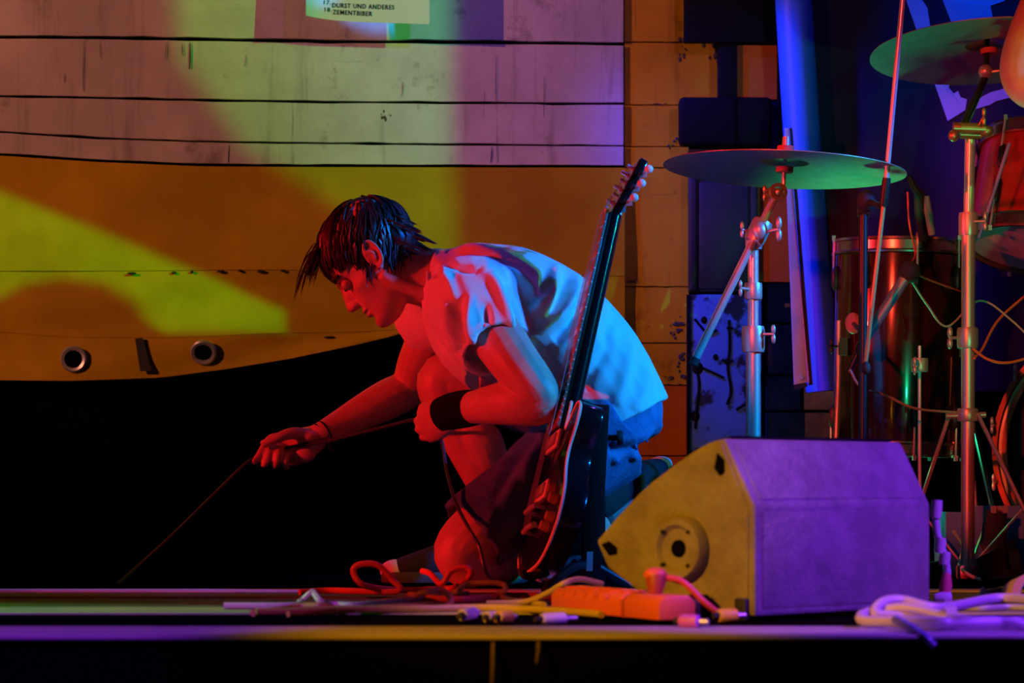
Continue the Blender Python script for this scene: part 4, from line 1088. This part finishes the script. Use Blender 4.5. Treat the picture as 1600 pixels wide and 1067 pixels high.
drum('floor_tom', 'dark red floor tom on thin legs behind the monitor', FT, (0.015, -.01, 1), .152, .475, M_SHELL, 8, .35, 3)
RT = P(1632, 310, 6.75)
drum('rack_tom', 'red brown rack tom tilted at the right edge, its pale bottom head showing', RT, (0.17, 0.24, .95), .165, .235, M_TOM, 6, .9)
BD = P(1752, 668, 6.75); BD.z = .29
bd_ax = Vector((-.30, -.95, 0)).normalized()
bdr = drum('bass_drum', 'dark bass drum with a red hoop at the right edge of the stage', BD+(-bd_ax)*.20, bd_ax, .275, .36, M_SHELL, 8, .2, headm=M_BLKRUB)
M_HOOPR = mat('red_hoop_lacquer', (0.55, 0.08, 0.04), 0.25, coat=0.4)
for r in (.285, .262):
    MB().lathe(BD, bd_ax, [(r, -.022), (r+.011, -.022), (r+.012, .012), (r, .012)], 64, close=True).build('front_hoop', M_HOOPR, bdr)
for a in (2.5, 2.95, 3.4, 3.8):
    u = Vector((0, 0, 1)); v = bd_ax.cross(u); d = v*math.cos(a)*-1+u*math.sin(a)
    mb = MB(); p = BD+d*.298; mb.loft([p-bd_ax*.05, p, p+bd_ax*.02], [.006, .008, .005], seg=8); wing(mb, p+bd_ax*.018, bd_ax, .014); mb.build('claw_hook', M_CHROME2, bdr)

# --- microphones and their stands
ms = thing('microphone_stand', 'long thin microphone boom pole crossing the left cymbal', 'stand', P(1340, 900, 6.35))
MB().rod(P(1416, -60, 6.05), P(1383, 300, 6.1), .0058, seg=12).build('boom_pole', M_CHROME, ms)
MB().rod(P(1383, 300, 6.1), P(1352, 570, 6.15), .0048, seg=12).build('lower_pole', mat('worn_yellow_metal', (0.5, 0.38, 0.12), 0.4, 0.4), ms)
mb = MB(); clamp(mb, P(1383, 300, 6.1), .0085, .06, (P(1383, 300, 6.1)-P(1352, 570, 6.15))); mb.build('pole_joint', M_BLKMET, ms)
q = P(1347, 900, 6.2); q.z = .01
MB().rod(q, P(1349, 330, 6.2), .0095, seg=12).build('upright', M_BLKMET, ms)
mb = MB(); mb.ell(P(1354, 314, 6.19), (.021, .018, .024)); mb.rod(P(1340, 330, 6.2), P(1358, 330, 6.2), .012); mb.rod(P(1356, 314, 6.19), P(1376, 322, 6.11), .007); mb.build('swivel_joint', M_BLKRUB, ms)
MB().lathe(Vector((q.x, q.y, 0)), UP, [(0, .02), (.10, .016), (.11, .004), (.11, 0), (0, 0)], 32).build('base', M_BLKMET, ms)
mb = MB(); mb.ell(P(1353, 575, 6.14), (.010, .010, .014)); mb.build('pole_tip', M_BLKRUB, ms)

mc = thing('microphone', 'black ball headed microphone on a slanting green lit clip arm before the tom', 'microphone', P(1345, 560, 6.3))
MB().ell(P(1421, 425, 6.3), (.024, .022, .024)).build('windscreen', mat('black_foam', (0.02, 0.022, 0.02), 0.9, bump=0.6, bscale=300), mc)
MB().loft([P(1414, 435, 6.3), P(1404, 450, 6.3), P(1342, 545, 6.3)], [.013, .0125, .010], seg=14).build('handle', mat('grey_microphone_body', (0.25, 0.26, 0.25), 0.4, 0.3), mc)
mb = MB(); mb.ell(P(1345, 545, 6.295), (.012, .012, .016)); mb.rod(P(1342, 548, 6.3), P(1326, 582, 6.3), .007); mb.rod(P(1354, 545, 6.3), P(1352, 900, 6.3), .0055); mb.build('clip_arm', M_BLKMET, mc)
MB().ell(P(1333, 505, 6.45), (.018, .014, .024), None, 8, 6).build('dimpled_knob', mat('pink_plastic_knob', (0.75, 0.30, 0.26), 0.5, bump=0.8, bscale=90), mc)
MB().rod(P(1333, 505, 6.45), P(1347, 520, 6.31), .005).build('knob_stem', M_BLKMET, mc)

cm = thing('clip_microphone', 'small clip-on microphone gripping the rim of the floor tom', 'microphone', P(1450, 372, 6.6))
mb = MB(); mb.loft(PL([(1420, 275, 6.55), (1428, 292, 6.56), (1438, 306, 6.57)]), [.006, .009, .010], seg=12); mb.build('capsule', M_BLKMET, cm)
mb = MB(); mb.loft(PL([(1436, 300, 6.57), (1438, 330, 6.6), (1443, 372, 6.68)]), [.012, .014, .012], seg=10); mb.build('clip', M_BLKRUB, cm)
mb = MB(); mb.loft(PL([(1448, 306, 6.57), (1450, 330, 6.58), (1456, 366, 6.6)]), [.006, .009, .008], seg=10); mb.build('clip_lever', mat('grey_clip_plastic', (0.2, 0.22, 0.22), 0.4), cm)

rd = MB(); rd.rod(P(1577, 224, 6.45), P(1530, 372, 6.45), .0042, seg=10); 
rdo = rd.build('drumstick', mat('stick_lit_blue', (0.22, 0.26, 0.8), 0.5), None, origin=P(1530, 372, 6.45))  # blue light put into the stick's own colour
tag(rdo, 'thin stick coloured as if lit blue, standing against the rack tom', 'drumstick')

def cable(name, label, pts, r, m, group=None, n=8, parts=None):
    o = MB().tube(pts, r, 8, n).build(name, m, None, origin=pts[0])
    return tag(o, label, 'cable', group or ('microphone cables' if name == 'microphone_cable' else 'cables on the stage floor'))
M_CBLK = mat('black_cable', (0.02, 0.02, 0.024), 0.5)
M_CRED = mat('red_cable', (0.80, 0.09, 0.05), 0.5)
M_CGRN = mat('pale_cable', (0.45, 0.5, 0.42), 0.5)
M_CORG = mat('orange_cable', (0.62, 0.20, 0.05), 0.5)
M_CYEL = mat('yellow_cable', (0.55, 0.42, 0.06), 0.5)
cable('microphone_cable', 'thin red cable dropping from the clip-on microphone', PL([(1418, 300, 6.55), (1421, 350, 6.55), (1430, 395, 6.55), (1424, 415, 6.32), (1440, 432, 6.33), (1500, 455, 6.5)]), .0022, M_CRED)
cable('microphone_cable', 'pale cable looping right from the ball headed microphone to the bass drum', PL([(1425, 440, 6.32), (1450, 478, 6.40), (1480, 510, 6.45), (1530, 470, 6.5), (1580, 500, 6.5), (1640, 560, 6.5)]), .0024, M_CGRN)
cable('microphone_cable', 'pale cable sagging from the pole tip across the floor tom', PL([(1328, 578, 6.28), (1345, 604, 6.3), (1385, 618, 6.32), (1430, 638, 6.36), (1500, 645, 6.45)]), .0028, M_CGRN)
cable('microphone_cable', 'orange cable bowing right from the tall stand', PL([(1520, 545, 6.38), (1545, 562, 6.36), (1580, 566, 6.36), (1640, 548, 6.4)]), .0032, M_CORG)
cable('microphone_cable', 'orange cable slanting down from the rack tom', PL([(1610, 455, 6.55), (1560, 500, 6.5), (1535, 545, 6.42), (1522, 560, 6.38)]), .0032, M_CORG)
hm = thing('hi_hat_pedal', 'thin rod and clamp standing behind the monitor, before the dark drum', 'pedal', P(1437, 900, 6.5))
MB().rod(P(1437, 900, 6.5), P(1437, 540, 6.5), .0042).build('rod', M_CHROME, hm)
mb = MB(); clamp(mb, P(1437, 570, 6.5), .018, .03); wing(mb, P(1432, 572, 6.48), (-.3, -1, 0), .014); mb.build('clamp', M_CHROME2, hm)
bar(P(1400, 905, 6.45)+UP*.0, P(1470, 893, 6.6), .05, .012, M_BLKMET, hm, 'footboard')

# ================================================================== STANDING PERSON (only a bare elbow reaches into the picture)
dm = thing('person', 'person standing at the right edge, only a bare bent elbow in view', 'person', Vector((1.36, .18, 0)))
db = MB()
PX, PY = 1.36, .18
def V(x, y, z): return (PX+x, PY+y, z)
def vlimb(mb, rows, axis=(1, 0, 0), n=4, seg=16):
    a = cr([(*V(*r[:3]), r[3], r[4] if len(r) > 4 else r[3]) for r in rows], n)
    mb.loft(a[:, :3], a[:, 3], a[:, 4], axis=axis, seg=seg)
vlimb(db, [(0, 0, .86, .15, .11), (0, 0, 1.0, .135, .10), (0, .01, 1.2, .155, .11), (0, .01, 1.36, .175, .095), (0, 0, 1.43, .10, .07), (0, -.01, 1.49, .055, .055), (0, -.02, 1.56, .055, .058)])
db.ell(V(0, -.02, 1.65), (.076, .092, .11)); db.ell(V(0, -.075, 1.62), (.045, .04, .06)); db.ell(V(0, -.118, 1.635), (.012, .016, .022))
for s in (-1, 1): db.ell(V(s*.078, -.01, 1.64), (.008, .018, .028))
el = P(1600, 118, 6.10)-Vector((PX, PY, 0))
vlimb(db, [(-.17, 0, 1.385, .062), (-.20, -.01, 1.30, .056), (el.x+.030, el.y+.01, 1.18, .050), (el.x, el.y, el.z+.035, .049), (el.x, el.y-.005, el.z-.01, .047), (el.x+.03, el.y-.03, el.z-.035, .046), (el.x+.10, el.y-.08, el.z-.035, .045), (el.x+.19, el.y-.12, el.z-.02, .032), (el.x+.23, el.y-.13, el.z-.01, .028)], axis=(0, 1, 0))
db.ell(P(1600, 122, 6.10), (.046, .044, .052))
hx, hy, hz = el.x+.25, el.y-.135, el.z-.005
vlimb(db, [(hx-.02, hy, hz, .026, .02), (hx+.03, hy-.005, hz, .04, .018), (hx+.07, hy, hz, .038, .015)], axis=(0, 0, 1))
for k in range(4):
    z = hz+.028-.018*k
    a = cr([V(hx+.065, hy, z), V(hx+.10, hy+.005, z), V(hx+.112, hy+.03, z), V(hx+.095, hy+.045, z)], 4); db.loft(a, np.linspace(.0098, .008, len(a)), seg=8)
a = cr([V(hx+.0, hy, hz+.03), V(hx+.035, hy+.015, hz+.05), V(hx+.07, hy+.025, hz+.045)], 4); db.loft(a, np.linspace(.014, .009, len(a)), seg=8)
vlimb(db, [(.17, 0, 1.385, .062), (.23, .0, 1.28, .054), (.26, -.01, 1.12, .046), (.27, -.06, 1.04, .044), (.29, -.20, 1.08, .034), (.30, -.26, 1.10, .028), (.30, -.33, 1.12, .03)], axis=(0, 1, 0))
for k in range(4):
    a = cr([V(.285+.012*k, -.33, 1.13), V(.28+.012*k, -.37, 1.14), V(.28+.012*k, -.375, 1.115), V(.285+.012*k, -.35, 1.105)], 4); db.loft(a, np.linspace(.0095, .008, len(a)), seg=8)
for s in (-1, 1):
    vlimb(db, [(s*.08, 0, .90, .088), (s*.095, 0, .70, .078), (s*.10, -.01, .50, .056), (s*.10, .01, .36, .054), (s*.105, .02, .18, .038), (s*.105, .02, .07, .036)])
put(remesh(db, 0.0045, 3), 'body', M_SKIN, dm)
tsh = MB()
vlimb(tsh, [(0, 0, .88, .165, .13), (0, 0, 1.0, .15, .12), (0, .01, 1.2, .17, .125), (0, .01, 1.36, .19, .108), (0, 0, 1.43, .11, .08)])
for s in (-1, 1): vlimb(tsh, [(s*.15, 0, 1.38, .075), (s*.20, -.005, 1.32, .072)], axis=(0, 1, 0))
put(remesh(tsh, 0.006, 4), 't_shirt', mat('dark_shirt_cotton', (0.03, 0.03, 0.035), 0.9), dm)
trs = MB()
vlimb(trs, [(0, 0, .92, .16, .12), (0, 0, .82, .155, .115)])
for s in (-1, 1): vlimb(trs, [(s*.08, 0, .88, .098), (s*.095, 0, .70, .092), (s*.10, -.01, .48, .078), (s*.105, .02, .25, .068), (s*.105, .02, .07, .066)])
put(remesh(trs, 0.006, 4), 'trousers', mat('black_trouser_cloth', (0.012, 0.012, 0.014), 0.9), dm)
hh = MB(); hh.ell(V(0, 0, 1.675), (.084, .092, .10)); hh.ell(V(0, .04, 1.62), (.07, .06, .07)); put(remesh(hh, .006, 2), 'hair', M_HAIR, dm)
for s in (-1, 1):
    shm = MB(); vlimb(shm, [(s*.105, .06, .045, .036, .042), (s*.11, -.02, .045, .042, .045), (s*.12, -.12, .032, .046, .032), (s*.125, -.19, .026, .034, .024)], axis=(1, 0, 0)); put(remesh(shm, .005, 3), 'shoe', M_CANV, dm)
# ================================================================== CABLES AND CLUTTER ON THE FLOOR
def F(px, py, h=0.0):
    q = FX(px, py); q.z = h; return q
# cable in the man's hands
cable('black_cable', 'thin dark cable the man pulls taut between both hands', 
      [P(185, 912, 6.05), P(260, 845, 6.08), P(335, 772, 6.12), P(385, 724, 6.135), P(412, 712, 6.155), P(452, 699, 6.172), P(505, 690, 6.165), P(580, 672, 6.10), P(652, 655, 6.0), P(672, 662, 5.985), P(690, 690, 5.90), P(698, 735, 5.80), P(712, 785, 5.70), P(735, 830, 5.64), P(748, 852, 5.63), P(760, 895, 5.62), F(780, 922, .008)], .0038, mat('dark_grey_cable', (0.030, 0.034, 0.05), 0.4))
# red and orange cable loops before the man's knee
cable('red_cable', 'red cable thrown in open loops in front of the kneeling leg',
      [F(468, 932, .008), F(520, 931, .01), F(620, 934, .012), P(612, 905, 5.35), P(590, 883, 5.35), P(562, 882, 5.35), P(552, 893, 5.35), P(568, 914, 5.34), F(620, 932, .012), F(690, 930, .012), P(712, 917, 5.45), P(735, 898, 5.42), P(728, 887, 5.42), P(705, 892, 5.42), P(690, 912, 5.42), P(672, 896, 5.46), P(660, 892, 5.5)], .0058, M_CRED)
cable('red_cable', 'red cable lying flat between the loops and the power strip', [F(640, 938, .01), F(680, 944, .01), F(735, 945, .01), F(800, 939, .01), F(880, 943, .01)], .006, M_CRED)
cable('orange_cable', 'orange cable arching over the boards left of the power strip', [F(600, 945, .006), F(640, 940, .006), P(660, 926, 4.95), P(690, 922, 4.95), P(705, 938, 4.9), P(690, 950, 4.85), F(640, 955, .008), F(560, 957, .006), F(470, 956, .006)], .0055, M_CORG)
cable('yellow_cable', 'dark yellow cable loop standing behind the power strip', [F(700, 938, .008), P(712, 925, 5.1), P(730, 913, 5.15), P(765, 910, 5.15), P(788, 914, 5.15), P(788, 924, 5.12), F(778, 938, .01), F(800, 945, .008), F(850, 952, .008)], .0050, M_CYEL)
cable('yellow_cable', 'yellow cable crossing the boards beneath the red loops', [F(400, 962, .006), F(470, 961, .006), F(560, 958, .006), F(650, 957, .006), F(760, 955, .006), F(870, 960, .006), F(940, 966, .006)], .0060, M_CYEL)
cable('pale_cable', 'pale cable bent into a peak near the left end of the cables', [F(350, 952, .006), F(455, 952, .006), P(470, 940, 4.9), P(484, 928, 4.9), P(490, 926, 4.9), P(502, 940, 4.88), F(520, 950, .006), F(575, 950, .006), F(680, 941, .01), F(730, 938, .012)], .0060, M_CGRN)
cable('orange_cable', 'short orange cable loop under the pale peak on the boards', [F(395, 962, .004), F(440, 958, .006), P(470, 947, 4.72), P(500, 946, 4.70), P(525, 952, 4.70), F(500, 962, .006), F(450, 964, .005)], .0055, M_CORG)
cable('black_cable', 'black cable running up to the rear of the power strip', [F(760, 950, .008), P(820, 940, 4.9), P(858, 925, 4.85), P(880, 912, 4.8), P(905, 905, 4.85), P(940, 912, 4.9)], .0050, M_CYEL)
# jack plugs and tape scraps at the lip
def plug(name, label, a, b, r, m, cat='plug'):
    t = thing(name, label, cat, a, 'small plugs along the stage lip')
    d = (b-a); MB().loft([a, a+d*.08, a+d*.62, a+d*.68], [r*.8, r, r, r*.6], seg=14).build('sleeve', m, t)
    MB().loft([a+d*.66, a+d*.97, b], [r*.42, r*.42, r*.15], seg=10).build('tip', M_CHROME2, t)
    MB().loft([a-d*.18, a], [r*.45, r*.6], seg=10).build('strain_relief', M_BLKRUB, t)
    return t
M_PALEP = mat('pale_plastic', (0.6, 0.55, 0.6), 0.5)
plug('jack_plug', 'pale jack plug lying at the stage lip, leftmost of the small plugs', F(722, 972, .010), F(748, 966, .010), .010, M_PALEP)
plug('jack_plug', 'pale jack plug beside the yellow sleeve on the stage lip', F(760, 974, .009), F(780, 972, .009), .009, M_PALEP)
plug('jack_plug', 'yellow sleeved plug lying on the lip left of the power strip', F(778, 975, .010), F(806, 973, .010), .010, mat('yellow_plastic', (0.7, 0.45, 0.05), 0.5))
plug('jack_plug', 'long pale plug lying directly before the left end of the power strip', F(846, 977, .009), F(902, 975, .009), .009, M_PALEP)
plug('jack_plug', 'yellow sleeved plug lying against the foot of the monitor', F(1122, 974, .011), F(1165, 973, .011), .011, MATS['yellow_plastic'])
plug('jack_plug', 'violet plug pointing out of the right end of the power strip', F(1062, 980, .009), F(1108, 981, .009), .010, mat('magenta_plastic', (0.6, 0.12, 0.55), 0.45))

# --- orange power strip
M_STRIP = mat('orange_red_plastic', (0.80, 0.15, 0.06), 0.45, bump=0.05)
ps = thing('power_strip', 'orange red multi-socket power strip lying left of the monitor', 'power strip', F(960, 962))
pa, pb = F(880, 957), F(1050, 973.5)
pd = (pb-pa).normalized(); pn = Vector((-pd.y, pd.x, 0)); PLn = (pb-pa).length
if pn.y < 0: pn = -pn
def pq(l, n_, z): return pa+pd*l+pn*n_+UP*z
pr = [(-.022, .004), (-.022, .030), (-.012, .041), (.030, .041), (.040, .030), (.040, .004)]
for (l0, l1) in ((0, PLn*.66), (PLn*.69, PLn)):
    MB().prism([pq(l0, a, b) for a, b in pr], pd*(l1-l0)).build('housing', M_STRIP, ps, True, .003)
MB().prism([pq(PLn*.65, a*.93+.001, b*.94) for a, b in pr], pd*(PLn*.05)).build('joint', mat('dark_red_plastic', (0.4, 0.06, 0.03), 0.5), ps)
for k in range(6):
    c = pq(PLn*(.09+.105*k), .009, .041)
    so2 = MB().lathe(c, UP, [(.0195, .0), (.0205, .003), (.0175, .003), (.016, -.002)], 24, close=True).build('socket', M_STRIP, ps)
    MB().lathe(c, UP, [(0, .0008), (.0165, .0008), (.0165, -.002)], 20).build('socket_well', mat('dark_red_plastic', (0.4, 0.06, 0.03)), so2)
for k in range(5):
    MB().box(pq(PLn*(.12+.105*k), -.0225, .0335), (.006, .006, .006)).build('rib', M_STRIP, ps)
pg = thing('mains_plug', 'red orange mains plug with round cap standing on the power strip', 'plug', pq(PLn*.80, .01, .042))
MB().loft([pq(PLn*.80, .01, .040), pq(PLn*.80, .012, .055), pq(PLn*.79, .014, .064)], [.010, .0145, .016], seg=18).build('plug_body', mat('dark_red_plastic', (0.4, 0.06, 0.03)), pg)
MB().ell(pq(PLn*.785, .014, .070), (.018, .016, .011)).build('cap', M_STRIP, pg)
MB().tube([pq(PLn*.80, .02, .066), pq(PLn*.83, .05, .06), pq(PLn*.86, .08, .03), pq(PLn*.86, .11, .008)], .005, 8).build('cord', M_CRED, pg)
bp_ = thing('black_plug', 'black block plug at the right end of the power strip', 'plug', F(1078, 971))
MB().box(F(1077, 968, .016), (.034, .045, .030), Matrix.Rotation(-.3, 3, 'Z')).build('block', mat('dark_violet_plastic', (0.05, 0.02, 0.04), 0.4), bp_, True, .003)
MB().tube([F(1092, 968, .016), F(1105, 965, .02), F(1112, 958, .018), F(1120, 952, .006)], .006, 8).build('cord', M_CBLK, bp_)

# --- coiled pale cable lying over the lip at the right
M_CVIO = mat('pale_violet_cable', (0.55, 0.48, 0.62), 0.45)
cable('coiled_cable', 'thick pale cable coiled in flat loops before the monitor corner',
      [F(1640, 972, .03), F(1560, 965, .03), P(1470, 950, 4.28), P(1410, 938, 4.28), P(1378, 942, 4.26), P(1368, 958, 4.24), P(1390, 962, 4.24), P(1440, 966, 4.24), P(1468, 974, 4.22), F(1480, 986, .012), F(1420, 984, .012), P(1352, 970, 4.2), P(1348, 960, 4.24), P(1372, 955, 4.26), P(1420, 950, 4.24), P(1500, 968, 4.2), P(1560, 972, 4.18), P(1598, 972, 4.16), P(1640, 970, 4.16)], .0078, M_CVIO)
cable('coiled_cable', 'second pale cable loop lying along the lip at the right corner', [F(1395, 972, .02), P(1430, 978, 4.16), F(1500, 986, .01), F(1590, 984, .012), P(1598, 976, 4.14), P(1560, 970, 4.14), P(1500, 970, 4.14), F(1478, 978, .012)], .0070, M_CVIO)
cable('cable_tail', 'short cable tail hanging over the stage lip at the right', [P(1400, 968, 4.15), P(1425, 982, 4.08), P(1445, 996, 3.99), P(1458, 1010, 3.985)], .0070, mat('blue_violet_cable', (0.22, 0.2, 0.6), 0.45))
ct = thing('cable_tie', 'small pale strap binding the coiled cable at the right', 'strap', F(1486, 977))
MB().lathe(P(1486, 970, 4.2), (1, 0, .1), [(.020, -.008), (.022, -.008), (.022, .008), (.020, .008)], 18, close=True).build('loop', M_CVIO, ct)
MB().box(P(1486, 962, 4.18), (.012, .006, .006)).build('buckle', M_PALEP, ct)

# --- connectors hanging beside the monitor
xc = thing('cable_connector', 'pale connector strung on a cable down the right side of the monitor', 'connector', P(1478, 945, 4.95))
MB().tube(PL([(1463, 783, 4.95), (1462, 815, 4.95), (1467, 845, 4.95), (1476, 870, 4.95), (1480, 900, 4.95), (1474, 930, 4.95), (1478, 952, 4.95)]), .0065, 10).build('cord', M_CVIO, xc)
for (x, y, h) in ((1463, 795, 14), (1469, 852, 12), (1476, 872, 10)):
    MB().lathe(P(x, y, 4.95), (0.1, 0, 1), [(0, h*.0011), (.009, h*.0011), (.010, 0), (.009, -h*.0011), (0, -h*.0011)], 14).build('ring', M_PALEP, xc)
MB().loft(PL([(1479, 895, 4.95), (1478, 915, 4.95), (1474, 932, 4.95)]), [.007, .011, .008], seg=14).build('pink_sleeve', mat('pink_plastic', (0.75, 0.12, 0.2), 0.45), xc)
MB().loft(PL([(1460, 936, 4.95), (1474, 936, 4.95), (1486, 935, 4.95)]), [.009, .016, .012], seg=14).build('plug_body', M_PALEP, xc)

# --- things on the floor below the drums
M_PAPB = mat('card_lit_blue', (0.10, 0.30, 0.75), 0.6)  # blue light painted into the base colour of the box
bxo = thing('cardboard_box', 'low card box coloured as if lit blue, on the floor behind the tall chrome stand', 'box', P(1550, 895, 6.65))
slab('front', 1478, 1640, 800, 896, 6.65, .006, M_PAPB, bxo, .001)
slab('flap', 1522, 1640, 790, 842, 6.60, .004, M_PAPB, bxo, .001)
slab('side', 1478, 1484, 800, 896, 6.66, .18, M_PAPB, bxo, .001)
MB().box(P(1560, 895, 6.75), (.24, .2, .008)).build('base', M_PAPB, bxo)
kp = thing('kick_pedal', 'black kick drum pedal between the stand and the bass drum', 'pedal', P(1560, 905, 6.3))
bar(P(1535, 900, 6.2), P(1590, 868, 6.6), .08, .010, M_BLKMET, kp, 'footboard')
MB().loft(PL([(1556, 800, 6.5), (1552, 850, 6.48), (1566, 890, 6.45)]), [.025, .030, .020], [.012, .014, .01], axis=(1, 0, 0), seg=14).build('beater', M_BLKRUB, kp)
MB().rod(P(1548, 795, 6.5), P(1575, 796, 6.5), .006).build('axle', M_CHROME, kp)
for x in (1552, 1570):
    MB().box(P(x, 796, 6.49), (.012, .012, .016)).build('hinge', M_CHROME, kp)
gs = MB().loft([F(1532, 941, .018), F(1540, 941, .014), F(1580, 932, .014)], [.011, .008, .0075], seg=14).build('torch', mat('grey_green_tube', (0.4, 0.5, 0.42), 0.4), None, origin=F(1532, 941))
tag(gs, 'short pale tube lying on the floor right of the monitor', 'tube')
tr_ = thing('tape_roll', 'roll of brown tape lying at the right edge of the stage floor', 'tape', F(1600, 945))
MB().lathe(P(1603, 932, 4.9), (0.3, -1, .25), [(.022, -.022), (.035, -.022), (.035, .022), (.022, .022)], 28, close=True).build('tape', mat('brown_tape', (0.5, 0.32, 0.06), 0.5), tr_)
MB().lathe(P(1603, 932, 4.9), (0.3, -1, .25), [(.020, -.023), (.0225, -.023), (.0225, .023), (.020, .023)], 28, close=True).build('core', mat('grey_card', (0.3, 0.26, 0.2), 0.8), tr_)
cable('floor_cable', 'green lit cable lying on the floor right of the monitor', [F(1480, 952, .006), F(1530, 956, .006), F(1580, 954, .006), F(1650, 958, .006)], .005, M_CGRN)
cable('floor_cable', 'blue lit cable curling on the floor below the tall stand', [P(1490, 830, 6.6), P(1505, 855, 6.55), P(1500, 885, 6.4), P(1530, 905, 6.3), F(1560, 908, .006), F(1620, 904, .006)], .004, M_CGRN)
for k, (x, y0, y1) in enumerate(((771, 1000, 1090), (842, 1000, 1035))):
    o = MB().tube([P(x, y0, 4.0), P(x-1, (y0+y1)/2, 3.985), P(x-3, y1, 3.985)], .0028, 6).build('string_end', mat('brown_string', (0.12, 0.08, 0.02), 0.9), None, origin=P(x, y0, 4.0))
    tag(o, ('long', 'short')[k]+' brown string hanging down over the black stage skirt', 'string')
